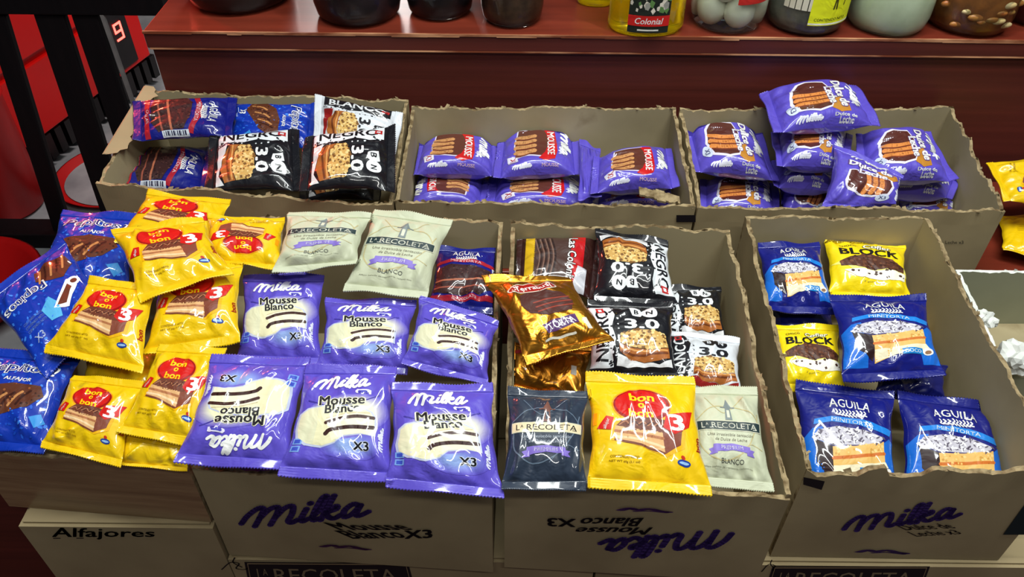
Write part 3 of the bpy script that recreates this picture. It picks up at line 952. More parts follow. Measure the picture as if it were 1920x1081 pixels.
class Packet:
    def __init__(self, kind, quad, z, tilt, label, roll=0.0, T=None, pinch=0.09, over=False, seed=0, droop=0.0, box=''):
        self.kind, self.quad, self.z, self.label = kind, np.array(quad, float), z, label
        self.T = T if T else KINDS[kind][3]
        self.pinch, self.over, self.seed, self.droop, self.box = pinch, over, seed, droop, box
        self.heap = 'front' if box in 'ABC' else box
        tr, rr = math.radians(tilt), math.radians(roll)
        self.n = np.array((math.sin(rr), -math.sin(tr) * math.cos(rr), math.cos(tr) * math.cos(rr)))
        self.cpx = self.quad.mean(0)
        self.cray = ray(*self.cpx)
        self.dist = (z - CAM_Z) / self.cray[2]

    def corners(self):
        p0 = CAMP + self.cray * self.dist
        return [on_plane(q, p0, self.n) for q in self.quad]  # TL TR BR BL

    def mid(self, s, t):
        tl, tr, br, bl = self.K
        s = np.asarray(s)[..., None]
        t = np.asarray(t)[..., None]
        u, v = (s + 1) / 2, (t + 1) / 2
        return (bl * (1 - u) + br * u) * (1 - v) + (tl * (1 - u) + tr * u) * v

    def prof(self, s, tp):
        S = np.clip(1 - np.abs(s) ** 8, 0, 1) ** 0.5 if self.kind in ('brown_cake', 'caramel_cake') else np.clip(1 - np.abs(s) ** 4, 0, 1) ** 0.6
        E = np.clip(1 - np.abs(tp) ** 2.6, 0, 1) ** 0.8
        return self.T * S * E, S

    def outline(self, s, tp):
        r = self.rnd
        k = 1 - self.pinch * (1 - np.abs(tp) ** 2.5)
        k = k + 0.012 * np.sin(9 * tp + r[0]) * (1 - tp ** 6)
        return s * k

    def pos(self, s, tp, side=1):
        """world point on the film; tp runs over the body between the seals"""
        r = self.rnd
        h, S = self.prof(s, tp)
        A = np.abs(tp) ** 2 * (1 - np.abs(tp) ** 8) * S
        wr = 0
        for j in range(6):
            wr = wr + 0.0010 * np.cos((4 + 2.6 * j) * s + (1.5 * math.sin(r[j + 1])) * 4 * tp + r[j + 7])
        wr = wr * A * 1.5
        for j in range(9):
            s0, t0, an = r[20 + j] / 3.14 - 1, (0.9 if j % 2 else -0.9), r[30 + j]
            nx, ny = math.cos(an), math.sin(an) * 0.5
            d = (s - s0) * nx + (tp - t0) * ny
            g = np.exp(-((s - s0) ** 2 + (tp - t0) ** 2) / 0.5)
            wr = wr + (0.0032 if j % 3 else -0.0024) * np.exp(-(d / 0.06) ** 2) * g * S * (1 - np.abs(tp) ** 6)
        h = h + wr
        if side < 0:
            h = -0.75 * h
        P = self.mid(self.outline(s, tp), tp * TS)
        z = h - self.droop * np.clip(np.abs(tp * TS) - 0.3, 0, 1) ** 2
        return P + self.n * z[..., None]

    def settle(self, P, lift=0.0):
        """soft film: pressed flat by the box walls, draped over the packets it lies on"""
        sh = P.shape
        P = P.reshape(-1, 3).copy()
        for wi, (A, B, inw) in enumerate(WALLS.get(self.box, ())):
            if self.over and (wi == 0 or (wi == 3 and self.box == 'A')):
                continue
            d = B - A
            u = np.clip(((P - A) @ d) / d.dot(d), 0, 1)
            rim = A[2] + (B[2] - A[2]) * u
            dist = (P - A)[:, :2] @ inw[:2] - (0.0075 + lift)
            k = np.where(P[:, 2] < rim + 0.004, np.clip(-dist, 0, 0.06), 0)
            P = P + inw * k[:, None]
        q = project(P)
        v = P - CAMP
        D = np.linalg.norm(v, axis=1)
        for i in range(len(P)):
            z = CELL.get((self.heap, int(round(q[i, 0] / 4)), int(round(q[i, 1] / 4))))
            if z is not None and D[i] > z - 0.0012 - lift:
                P[i] = CAMP + v[i] / D[i] * (z - 0.0012 - lift)
        return P.reshape(sh)

    def splat(self):
        s = np.linspace(-1, 1, 110)
        S, Tq = np.meshgrid(s, s)
        for P in (self.settle(self.pos(S, Tq, 1), 0.001), self.sealP):
            q = np.round(project(P.reshape(-1, 3)) / 4).astype(int)
            D = np.linalg.norm(P.reshape(-1, 3) - CAMP, axis=1)
            for (x, y), d in zip(q, D):
                g = (self.heap, int(x), int(y))
                if d < NEWC.get(g, 9):
                    NEWC[g] = d
        for g, d in NEWC.items():
            if d < CELL.get(g, 9):
                CELL[g] = d
        NEWC.clear()

    def prepare(self):
        rr = random.Random(self.seed * 77 + 5)
        self.rnd = [rr.uniform(0, 6.28) for _ in range(60)]
        self.K = self.corners()

    # coarse depth samples for stacking (distance along the view ray per 4 px cell)
    def depth_cells(self):
        self.prepare()
        q = self.quad
        x0, y0 = q.min(0) - 8
        x1, y1 = q.max(0) + 8
        st = 4
        gx = np.arange(math.floor(x0 / st), math.ceil(x1 / st) + 1)
        gy = np.arange(math.floor(y0 / st), math.ceil(y1 / st) + 1)
        X, Y = np.meshgrid(gx, gy)
        X, Y = X.ravel(), Y.ravel()
        px, py = X * st, Y * st
        tl, tr, br, bl = q
        s = np.zeros(len(px))
        t = np.zeros(len(px))
        for _ in range(8):
            u, v = (s + 1) / 2, (t + 1) / 2
            P = ((1 - u)[:, None] * bl + u[:, None] * br) * (1 - v)[:, None] + ((1 - u)[:, None] * tl + u[:, None] * tr) * v[:, None]
            e = np.stack([px, py], 1) - P
            du = ((br - bl) * (1 - v)[:, None] + (tr - tl) * v[:, None]) / 2
            dv = ((tl - bl) * (1 - u)[:, None] + (tr - br) * u[:, None]) / 2
            det = du[:, 0] * dv[:, 1] - du[:, 1] * dv[:, 0]
            det = np.where(np.abs(det) < 1e-6, 1e-6, det)
            s = np.clip(s + (e[:, 0] * dv[:, 1] - e[:, 1] * dv[:, 0]) / det, -3, 3)
            t = np.clip(t + (du[:, 0] * e[:, 1] - du[:, 1] * e[:, 0]) / det, -3, 3)
        k = 1 - self.pinch * (1 - np.clip(np.abs(t / TS), 0, 1) ** 2.5)
        ok = (np.abs(s) < 0.97 * k) & (np.abs(t) < 0.97)
        X, Y, px, py, s, t = X[ok], Y[ok], px[ok], py[ok], s[ok], t[ok]
        d = np.array([ray(a, b) for a, b in zip(px, py)]).reshape(-1, 3)
        p0 = CAMP + self.cray * self.dist
        dd = np.dot(p0 - CAMP, self.n) / (d @ self.n)
        cosi = np.abs(d @ self.n)
        h, _ = self.prof(s, np.clip(t / TS, -1, 1))
        return X, Y, dd - h / cosi, dd + 0.75 * h / cosi + 0.001

    def build(self):
        self.prepare()
        kind, colr, mk, _ = KINDS[self.kind]
        base = np.array(lin(colr))
        S, Tt = np.meshgrid(SN, TN)
        top = self.settle(self.pos(S, Tt, 1), 0.001)
        bot = self.settle(self.pos(S, Tt, -1), 0.0)
        n1 = NS + 1

        def gnorm(P):
            du = np.gradient(P, axis=1)
            dv = np.gradient(P, axis=0)
            m = np.cross(du, dv)
            return m / (np.linalg.norm(m, axis=2, keepdims=True) + 1e-12)
        nt, nb = gnorm(top), -gnorm(bot)
        av = nt + nb
        av /= (np.linalg.norm(av, axis=2, keepdims=True) + 1e-12)
        V = np.concatenate([top.reshape(-1, 3), bot.reshape(-1, 3)])
        N = np.concatenate([nt.reshape(-1, 3), nb.reshape(-1, 3)])
        F = []
        for i in range(NS):
            for j in range(NS):
                a = i * n1 + j
                F.append((a, a + 1, a + n1 + 1, a + n1))
                b = a + n1 * n1
                F.append((b, b + n1, b + n1 + 1, b + 1))
        for i in range(NS):  # close the two sides
            a, b = i * n1, i * n1 + n1 * n1
            F.append((a, a + n1, b + n1, b))
            a, b = a + NS, b + NS
            F.append((a, b, b + n1, a + n1))
        C = np.tile(base, (len(V), 1))
        fm = [0] * len(F)
        av2, ac, al, af = get_art(self.kind)
        if len(av2):
            s, t = np.clip(av2[:, 0], -0.999, 0.999), np.clip(av2[:, 1], -0.999, 0.999)
            js = np.clip(np.searchsorted(SN, s, 'right') - 1, 0, NS - 1)
            it = np.clip(np.searchsorted(TN, t, 'right') - 1, 0, NS - 1)
            fs = ((s - SN[js]) / (SN[js + 1] - SN[js]))[:, None]
            ft = ((t - TN[it]) / (TN[it + 1] - TN[it]))[:, None]

            def bil(G):
                return (G[it, js] * (1 - fs) + G[it, js + 1] * fs) * (1 - ft) + (G[it + 1, js] * (1 - fs) + G[it + 1, js + 1] * fs) * ft
            P, M = bil(top), bil(nt)
            M /= (np.linalg.norm(M, axis=1, keepdims=True) + 1e-12)
            P = P + M * (0.0002 + 0.00013 * al)[:, None]
            k = len(V)
            V = np.concatenate([V, P])
            N = np.concatenate([N, M])
            C = np.concatenate([C, ac])
            F += [tuple(i + k for i in q) for q in af]
            fm += [1] * len(af)
        c = CAMP + self.cray * self.dist
        root = empty('snack_packet', c)
        tag(root, self.label, 'snack', GROUPS[self.box + ':' + self.kind] if (self.box + ':' + self.kind) in GROUPS else None)
        m0 = MATS[mk]
        m1 = MATTE if mk == 'MATTE' else FILM
        link_mesh('wrapper', V, F, [m0, m1], root, fm, C, True, N, c)
        self.sealP = np.zeros((0, 3))
        for sg in (1, -1):
            self.seal(root, sg, base, m0, c)
        return root

    def seal(self, root, sg, base, m, c):
        n, rows = 72, 9
        r = self.rnd
        s = np.linspace(-1, 1, n + 1)
        rws = np.linspace(0, 1, rows)
        S, Rr = np.meshgrid(s, rws)
        tooth = 0.012 * ((np.arange(n + 1) % 2) * 2 - 1)
        t = TS + (1 - TS) * Rr
        t[-1] += tooth
        P = self.mid(self.outline(S, np.full_like(S, 1.0 * sg)) * 1.0, t * sg)
        off = 0.0035 * Rr * (np.sin(2.2 * S + r[40 + sg]) + 0.5 * np.sin(5.1 * S + r[43 + sg])) + 0.0011 * (np.arange(rows) % 2)[:, None] * np.ones_like(S)
        off = off - self.droop * np.clip(TS - 0.3 + (1 - TS) * Rr, 0, 1) ** 2
        A = self.settle(P + self.n * (off + 0.0003)[..., None], 0.0008)
        B = self.settle(P + self.n * (off - 0.0004)[..., None], 0.0)
        self.sealP = np.concatenate([self.sealP, A.reshape(-1, 3)])
        V = np.concatenate([A.reshape(-1, 3), B.reshape(-1, 3)])
        w = n + 1
        o = w * rows
        F = []
        for i in range(rows - 1):
            for j in range(n):
                a = i * w + j
                q = (a, a + 1, a + w + 1, a + w)
                p = (a + o, a + o + w, a + o + w + 1, a + o + 1)
                if sg < 0:
                    q, p = q[::-1], p[::-1]
                F += [q, p]
        for j in range(n):
            a = (rows - 1) * w + j
            F.append((a, a + 1, a + 1 + o, a + o) if sg > 0 else (a + o, a + o + 1, a + 1, a))
        for i in range(rows - 1):
            for j in (0, n):
                a = i * w + j
                F.append((a, a + w, a + w + o, a + o))
        C = np.tile(base, (len(V), 1))
        link_mesh('end_seal', V, F, m, root, None, C, True, None, c)

# ---------------------------------------------------------------- setting
def slab(name, lo, hi, m, kind='structure'):
    o = MB().box(lo, hi).build(name, m)
    tag(o, kind=kind)
    return o


slab('floor', (-3.2, -1.2, -0.05), (3.2, 4.0, 0.0), FLOOR)
slab('wall_back', (-3.2, 3.6, 0.0), (3.2, 3.7, 3.0), PLASTER)
slab('wall_left', (-3.2, -1.2, 0.0), (-3.1, 3.6, 3.0), PLASTER)

ZS = 1.0                                     # top of the jar shelf
ye = on_z((960, 66), ZS)[1]                  # its front edge
xl = on_z((272, 52), ZS)[0]
bench = empty('display_shelf', (0.6, ye + 0.2, 0.0))
tag(bench, 'dark red painted wooden shelf step with worn edge holding the row of jars', 'shelf')
b = MB()
b.box((xl, ye, ZS - 0.026), (2.1, ye + 0.62, ZS))
b.m[2] = 1
b.build('shelf_board', [REDWOOD, REDWOOD_SHADED], bench, bevel=0.002)
b = MB()
rr = random.Random(3)
xx = xl
while xx < 2.08:
    w = rr.uniform(0.02, 0.07)
    h = rr.uniform(0.0012, 0.0034)
    b.box((xx, ye - 0.0012, ZS - 0.001 - h), (min(xx + w, 2.1), ye + 0.002, ZS + 0.0006))
    xx += w
b.build('worn_edge', WORN, bench)
b = MB()
b.box((xl + 0.005, ye + 0.006, 0.0), (2.1, ye + 0.03, ZS - 0.026))
b.build('front_board', REDWOOD_SHADED, bench)
b = MB()
b.box((xl + 0.005, ye + 0.03, 0.0), (xl + 0.03, ye + 0.62, ZS - 0.026))
b.box((2.07, ye + 0.03, 0.0), (2.1, ye + 0.62, ZS - 0.026))
b.build('side_board', REDWOOD_SHADED, bench)
b = MB()
b.box((xl + 0.004, ye - 0.0006, ZS - 0.0272), (2.1, ye + 0.006, ZS - 0.0252))
b.build('chipped_joint', WORN, bench)

step = empty('display_step', (0.5, 0.98, 0.0))
tag(step, 'middle red wooden step carrying the three upper cardboard boxes', 'shelf')
YU = on_z((960, 385), 0.868)[1]              # front plane of the upper boxes
MB().box((-0.5, YU - 0.005, 0.73), (2.1, ye + 0.004, 0.755)).build('step_board', REDWOOD, step, bevel=0.002)
MB().box((-0.5, YU + 0.02, 0.0), (2.1, YU + 0.04, 0.73)).build('step_front', REDWOOD_SHADED, step)

table = empty('display_table', (0.3, 0.5, 0.0))
tag(table, 'dark red wooden table top under the closed cartons', 'table')
MB().box((-1.3, 0.05, 0.36), (2.1, YU + 0.018, 0.40)).build('table_top', REDWOOD_SHADED, table, bevel=0.003)
for x in (-1.2, 2.0):
    for y in (0.12, YU - 0.06):
        MB().box((x - 0.03, y - 0.03, 0.0), (x + 0.03, y + 0.03, 0.36)).build('leg', REDWOOD_SHADED, table)


# ---------------------------------------------------------------- cardboard
def px_art(art, quad, p0, n, off=0.0005):
    """print laid on the plane p0, n; art in 0..1 inside the quad TL TR BR BL"""
    v, c, ly, f = art.compiled([], [])
    tl, tr, br, bl = [np.array(on_plane(q, p0, n)) for q in quad]
    u, w = v[:, :1], v[:, 1:]
    P = (bl * (1 - u) + br * u) * (1 - w) + (tl * (1 - u) + tr * u) * w
    return P + n * (off + 0.00008 * ly)[:, None], c, f


def panel(parent, name, A, B, zb, inward, th=0.005, jit=0.003, prof=None, seed=0, mats=None, prints=(), lean=0.0):
    A, B = np.array(A, float), np.array(B, float)
    inward = np.array(inward, float)
    L = np.linalg.norm(B - A)
    n = max(12, int(L / 0.004))
    R = 5
    rnd = random.Random(seed)
    ph = [rnd.uniform(0, 6.28) for _ in range(8)]
    V, F, M = [], [], []
    prof = prof or [(0, 0), (1, 0)]
    pu, pz = [p[0] for p in prof], [p[1] for p in prof]
    walk = 0
    for i in range(n + 1):
        u = i / n
        p = A + (B - A) * u
        walk = 0.7 * walk + rnd.uniform(-1, 1) * 0.5
        dz = np.interp(u, pu, pz) + jit * (0.5 * math.sin(11 * u + ph[0]) + 0.35 * math.sin(37 * u + ph[1]) + 0.7 * walk)
        bow = 0.0005 * math.sin(7 * u + ph[2])
        zt = p[2] + dz
        for k in range(R + 1):
            w = k / R
            z = zb + (zt - zb) * w
            q = p - inward * (lean * w * w + bow * w)
            wob = 0.0006 * math.sin(40 * u + 3 * k) if k == R else 0
            V.append((q[0] + inward[0] * wob, q[1] + inward[1] * wob, z))
            q2 = q + inward * th
            V.append((q2[0], q2[1], z + (rnd.uniform(-0.0012, 0.0012) if k == R else 0)))
        q = p - inward * (lean + bow) + inward * th * rnd.uniform(0.25, 0.75)
        V.append((q[0], q[1], zt + rnd.uniform(-0.0012, 0.0012)))
    w = 2 * (R + 1) + 1
    flip = np.cross(B - A, (0, 0, 1)).dot(inward) > 0
    for i in range(n):
        a, c = i * w, (i + 1) * w
        for k in range(R):
            F.append((a + 2 * k, c + 2 * k, c + 2 * k + 2, a + 2 * k + 2)); M.append(0)
            F.append((a + 2 * k + 1, a + 2 * k + 3, c + 2 * k + 3, c + 2 * k + 1)); M.append(1)
        o, nn, t = 2 * R, 2 * R + 1, 2 * R + 2
        F.append((a + o, c + o, c + t, a + t)); M.append(2)
        F.append((a + t, c + t, c + nn, a + nn)); M.append(2)
        F.append((a, a + 1, c + 1, c)); M.append(0)
    for i in (0, n):
        a = i * w
        for k in range(R):
            F.append((a + 2 * k, a + 2 * k + 1, a + 2 * k + 3, a + 2 * k + 2)); M.append(2)
        F.append((a + 2 * R, a + 2 * R + 1, a + 2 * R + 2)); M.append(2)
    # loose fibre flakes on the torn edge
    for _ in range(int(n * 0.55 * min(1, jit / 0.003) * 0.35)):
        i = rnd.randrange(n)
        p = np.array(V[i * w + 2 * R + 2])
        d = (B - A) / L
        ln, wd = rnd.uniform(0.002, 0.007), rnd.uniform(0.0015, 0.004)
        out = inward * rnd.uniform(-1, 1) * 0.8 + np.array((0, 0, rnd.uniform(0.1, 0.9))) + d * rnd.uniform(-0.8, 0.8)
        out /= np.linalg.norm(out)
        k = len(V)
        V += [tuple(p - d * wd), tuple(p + d * wd), tuple(p + out * ln + d * wd * 0.5), tuple(p + out * ln * 0.7 - d * wd)]
        F.append((k, k + 1, k + 2, k + 3)); M.append(2)
    if flip:
        F = [tuple(reversed(q)) for q in F]
    C = [(0.2, 0.2, 0.2, 1)] * len(V)
    nrm = np.cross(B - A, (0, 0, 1.0))
    nrm = nrm / np.linalg.norm(nrm)
    if nrm.dot(inward) > 0:
        nrm = -nrm
    for art, quad in prints:
        P, c, f = px_art(art, quad, A, nrm, 0.0011)
        k = len(V)
        V += [tuple(x) for x in P]
        C += [tuple(x) for x in c]
        F += [tuple(i + k for i in q) for q in f]
        M += [3] * len(f)
    return link_mesh(name, V, F, mats or [CARD, CARD_IN, TORN, INK], parent, M, C, smooth=False)


def open_box(label, rim, zb, group, seed, prints=(), jit=(0.003, 0.003, 0.003, 0.003), profs=(None,) * 4, mats=None, lean=(0, 0, 0, 0), name='cardboard_box', floor_z=None, key=''):
    FL, FR, BR, BL = [np.array(p, float) for p in rim]
    c = (FL + FR + BR + BL) / 4
    root = empty(name, (c[0], c[1], zb))
    tag(root, label, 'box', group)
    for i, (nm, A, B) in enumerate((('front_panel', FL, FR), ('side_panel', FR, BR), ('back_panel', BR, BL), ('side_panel', BL, FL))):
        d = B - A
        inw = np.array((-d[1], d[0], 0.0))
        inw /= np.linalg.norm(inw)
        if i in (1, 3):  # tuck the side panels between front and back
            A, B = A + d * 0.004, B - d * 0.004
            inw2 = inw
        dip = np.array((0, 0, 0.032 if (key, i) in (('A', 1), ('B', 3)) else 0.0))
        WALLS.setdefault(key, []).append((A - dip, B - dip, inw))
        panel(root, nm, A, B, zb, inw, jit=jit[i], prof=profs[i], seed=seed + i, prints=prints if i == 0 else (), mats=mats, lean=lean[i])
    t = 0.004
    zf = floor_z if floor_z else zb
    ins = [p + (c - p) / np.linalg.norm((c - p)[:2]) * 0.006 for p in (FL, FR, BR, BL)]
    m = MB()
    m.hexa([(p[0], p[1], zf + 0.0005) for p in ins] + [(p[0], p[1], zf + t) for p in ins])
    m.build('bottom_panel', CARD_IN, root)
    return root


def script_art(col, extra=()):
    a = Art()
    a.script(0.0, 0.12, 0.94, col, 1, 0, 0.3, 0.27, 1.0)
    return a


def word_art(s, col, bold=0.03, shear=0.0):
    a = Art()
    a.text(s, 0.5, 0.5, 1.0, col, 1, w=1.0, bold=bold, shear=shear)
    return a


def scrawl_art(col):
    a = Art()
    a.line([(0.0, 0.3), (0.2, 0.6), (0.35, 0.4), (0.6, 0.6), (0.8, 0.35), (1.0, 0.2)], 0.2, col, 1)
    a.line([(0.3, 0.2), (0.6, 0.3), (0.95, 0.1)], 0.12, col, 1)
    return a


def block_art(pts=((0, 0), (1, 0), (1, 1), (0, 1)), col=(26, 20, 26)):
    a = Art()
    a.poly(list(pts), col, 1)
    return a


VIO = (58, 36, 106)
BLK = (26, 20, 26)
ZF, ZB_, ZBOT = 0.827, 0.88, 0.664


def sq(a):  # script art drawn in a 1 x 0.33 strip, rescaled to the unit square
    for it in a.items:
        it[0][:, 1] = (it[0][:, 1] - 0.1) / 0.33
    return a


box_l = 'torn-edged open boxes in the front row'
rimA = [on_z((-58, 846), ZF), on_z((352, 877), ZF), on_z((532, 408), ZB_), on_z((228, 396), ZB_)]
open_box('brown taped open box at the lower left, filled with yellow and blue packets', rimA, 0.728, box_l, 11,
         mats=[TAPED, CARD_IN, TORN, INK], jit=(0.0012, 0.002, 0.003, 0.003), profs=(None, [(0, -0.002), (0.08, -0.036), (0.92, -0.036), (1, 0)], None, None), floor_z=0.74, key='A')
rimB = [on_z((360, 880), ZF), on_z((922, 915), ZF), on_z((942, 414), ZB_), on_z((540, 408), ZB_)]
open_box('open box with purple script lettering on its front, filled with purple packets', rimB, ZBOT, box_l, 21,
         prints=[(sq(script_art(VIO)), [(450, 936), (706, 912), (706, 966), (450, 990)]),
                 (word_art('Mousse', BLK, 0.05, -0.25), [(622, 977), (760, 978), (760, 991), (622, 992)]),
                 (word_art('Blanco', BLK, 0.05, -0.25), [(640, 992), (752, 990), (752, 1006), (650, 1008)]),
                 (word_art('X3', BLK, 0.06), [(757, 992), (810, 990), (812, 1006), (759, 1008)]),
                 (scrawl_art((84, 46, 84)), [(606, 1014), (690, 1018), (690, 1030), (606, 1026)])],
         jit=(0.0035, 0.003, 0.003, 0.003), profs=([(0, 0.002), (0.08, -0.004), (0.25, 0.0), (0.4, -0.003), (0.6, 0.0), (0.75, -0.002), (1, 0.002)], None, None, [(0, 0), (0.08, -0.036), (0.92, -0.036), (1, -0.002)]), floor_z=0.672, key='B')
rimC = [on_z((946, 905), ZF), on_z((1482, 934), ZF), on_z((1368, 428), ZB_), on_z((958, 417), ZB_)]
up = lambda q: [q[2], q[3], q[0], q[1]]
open_box('open box with upside down purple script on its front, holding mixed packets', rimC, ZBOT, box_l, 31,
         prints=[(sq(script_art(VIO)), up([(1112, 1008), (1375, 988), (1375, 1036), (1112, 1052)])),
                 (word_art('Mousse', BLK, 0.05, 0.1), up([(1078, 986), (1218, 986), (1216, 1000), (1078, 998)])),
                 (word_art('Blanco', BLK, 0.05, 0.1), up([(1086, 968), (1202, 968), (1200, 984), (1088, 984)])),
                 (word_art('X3', BLK, 0.06), up([(1026, 968), (1080, 970), (1080, 986), (1026, 984)])),
                 (scrawl_art((84, 46, 104)), [(1164, 944), (1254, 948), (1254, 960), (1164, 958)])],
         jit=(0.0025, 0.005, 0.004, 0.004), floor_z=0.672, key='C')
rimD = [on_z((1512, 884), ZF), on_z((1998, 892), ZF), on_z((1738, 408), ZB_), on_z((1398, 404), ZB_)]
open_box('open box at the lower right with ragged front, half empty with navy and yellow packets', rimD, ZBOT, box_l, 41,
         prints=[(sq(script_art(VIO)), [(1576, 958), (1816, 926), (1812, 968), (1580, 998)]),
                 (word_art('Dulce de', BLK, 0.02, -0.2), [(1688, 982), (1780, 978), (1784, 988), (1690, 992)]),
                 (word_art('Leche x3', BLK, 0.02, -0.2), [(1708, 994), (1796, 990), (1796, 999), (1710, 1004)]),
                 (scrawl_art((70, 44, 100)), [(1610, 1024), (1698, 1024), (1698, 1038), (1610, 1036)]),
                 (block_art(), [(1506, 892), (1546, 900), (1540, 916), (1506, 906)]),
                 (block_art(((0, 0), (1.4, 0), (1.4, 1), (0.75, 1)), (20, 34, 38)), [(1880, 950), (1935, 940), (1950, 1000), (1880, 1000)])],
         jit=(0.0035, 0.004, 0.003, 0.006),
         profs=([(0, 0.0), (0.04, -0.008), (0.1, -0.004), (0.2, -0.004), (0.23, 0.008), (0.3, 0.008), (0.33, -0.006), (0.46, -0.007), (0.49, 0.003), (0.72, 0.002), (0.8, 0.008), (1, 0.008)],
                None, None, [(0, 0), (0.5, -0.003), (0.8, 0.003), (1, 0)]), floor_z=0.69, key='D')

box_u = 'torn-edged open boxes in the back row'
ZUF, ZUB, ZUBOT = 0.868, 0.903, 0.7555
rimUL = [on_z((180, 346), ZUF), on_z((736, 386), ZUF), on_z((766, 186), ZUB), on_z((284, 172), ZUB)]
ul = open_box('back row box on the left holding black and dark blue packets', rimUL, ZUBOT, box_u, 51,
              profs=([(0, 0), (0.3, 0.0), (0.34, 0.006), (0.42, 0.006), (0.46, -0.002), (1, 0)], None, None, None), floor_z=0.757, key='UL')
rimUM = [on_z((741, 379), ZUF), on_z((1304, 389), ZUF), on_z((1266, 201), ZUB), on_z((772, 201), ZUB)]
open_box('middle back row box, half empty with purple and brown packets', rimUM, ZUBOT, box_u, 61,
         prints=[(block_art(), [(1268, 402), (1304, 402), (1304, 415), (1268, 415)])], floor_z=0.757, key='UM')
rimUR = [on_z((1309, 389), ZUF), on_z((1884, 397), ZUF), on_z((1786, 200), ZUB), on_z((1274, 204), ZUB)]
open_box('back row box on the right heaped with purple caramel packets', rimUR, ZUBOT, box_u, 71,
         prints=[(word_art('Leche x3', BLK, 0.0), [(1772, 450), (1806, 450), (1806, 456), (1772, 456)])],
         jit=(0.003, 0.006, 0.004, 0.004), floor_z=0.757, key='UR')

# flap torn open on the left end of the left back box
P0, P1 = np.array(rimUL[0]), np.array(rimUL[3])
mb = MB()
rr = random.Random(8)
n = 26
fl = []
for i in range(n + 1):
    u = i / n
    e = P0 + (P1 - P0) * (0.26 + 0.76 * u) + np.array((0, 0, -0.004))
    wd = 0.019 * min(1, 6 * u + 0.2, 6 * (1 - u) + 0.3) + rr.uniform(-0.003, 0.002) + 0.003 * math.sin(14 * u)
    e = e + np.array((-0.004, 0, 0.012))
    o = e + np.array((wd, 0.0, -0.25 * wd))
    fl.append((e + np.array((-0.004, 0, 0)), o))
for i in range(n):
    a, b2 = fl[i]
    c, d = fl[i + 1]
    th = np.array((-0.003, 0, -0.001))
    mb.hexa([a, c, c + th, a + th, b2, d, d + th, b2 + th])
mb.build('torn_flap', CARD, ul)

# ---------------------------------------------------------------- closed cartons below
yc = 0.468                                   # front plane of the cartons
xc0, xcm = -0.532, -0.3215
xc1 = on_y((1114, 1072), yc)[0]


MB().box((-1.28, yc + 0.05, 0.4005), (xc0 - 0.004, yc + 0.07, 0.725)).build('front_board', REDWOOD_SHADED, table)


def carton(label, x0, x1, prints, zt=0.6595):
    root = empty('closed_carton', ((x0 + x1) / 2, yc + 0.2, 0.4))
    tag(root, label, 'carton', 'closed cartons under the front boxes')
    m = MB()
    m.box((x0, yc, 0.4005), (x1, yc + 0.345, zt))
    V, F, M = list(m.v), list(m.f), [0] * len(m.f)
    C = [(0.2, 0.2, 0.2, 1)] * len(V)
    for art, quad in prints:
        P, c, f = px_art(art, quad, np.array((0, yc, 0)), np.array((0, -1.0, 0)), 0.0006)
        k = len(V)
        V += [tuple(x) for x in P]
        C += [tuple(x) for x in c]
        F += [tuple(i + k for i in q) for q in f]
        M += [1] * len(f)
    link_mesh('carton_body', V, F, [CARD, INK], root, M, C, smooth=False)
    MB().box((x0 + 0.004, yc + 0.004, zt), (x1 - 0.004, yc + 0.17, zt + 0.003)).build('top_flap', CARD, root)
    MB().box((x0 + 0.004, yc + 0.173, zt), (x1 - 0.004, yc + 0.342, zt + 0.003)).build('top_flap', CARD, root)
    return root


def serif_word(s, col):
    """wide slab-serif lettering"""
    a = Art()
    a.text(s, 0.5, 0.5, 0.9, col, 1, w=0.98, bold=0.03)
    n = len(s)
    for i, ch in enumerate(s):
        x = (i + 0.5) / n
        if ch in 'AfRLT':
            a.rect(x - 0.035, 0.14, x + 0.035, 0.2, col, 1.3)
    return a


def plate():
    a = Art()
    a.rect(-0.012, -0.3, 1.012, 1.0, BLK, 1)
    a.rect(0.004, -0.3, 0.996, 0.95, (150, 128, 96), 2)
    a.rect(0.008, -0.3, 0.992, 0.91, BLK, 3)
    g = (128, 112, 86)
    a.text('L', 0.07, 0.4, 0.6, g, 4, w=0.03, bold=0.0)
    a.text('A', 0.105, 0.55, 0.3, g, 4, w=0.03, bold=0.0)
    a.text('RECOLETA', 0.54, 0.4, 0.62, g, 4, w=0.76, bold=-0.005)
    for x in (0.19, 0.27, 0.55, 0.64):
        a.rect(x - 0.02, 0.06, x + 0.02, 0.11, g, 5)
    return a


def vine():
    a = Art()
    a.line([(0.0, 0.0), (0.3, 0.6), (0.6, 0.5), (0.5, 0.1), (0.8, 0.0), (1.0, 0.3)], 0.05, BLK, 1)
    a.line([(0.45, 1.0), (0.4, 0.6), (0.7, 0.2)], 0.05, BLK, 1)
    return a


carton('tall closed carton printed Alfajores under the brown taped box', xc0, xcm,
       [(serif_word('Alfajores', BLK), [(96, 986), (293, 990), (292, 1010), (96, 1012)])], 0.7245)
carton('closed carton with a black name plate, left of the middle seam', xcm + 0.0015, xc1 - 0.001,
       [(plate(), [(462, 1052), (762, 1054), (772, 1092), (470, 1092)]),
        (vine(), [(416, 1044), (470, 1044), (470, 1066), (416, 1066)])])
carton('closed carton with a black name plate, right of the middle seam', xc1 + 0.002, xc1 + 0.62,
       [(plate(), [(1452, 1060), (1740, 1060), (1726, 1098), (1440, 1098)]),
        (vine(), [(1428, 1048), (1470, 1048), (1470, 1070), (1428, 1070)])])

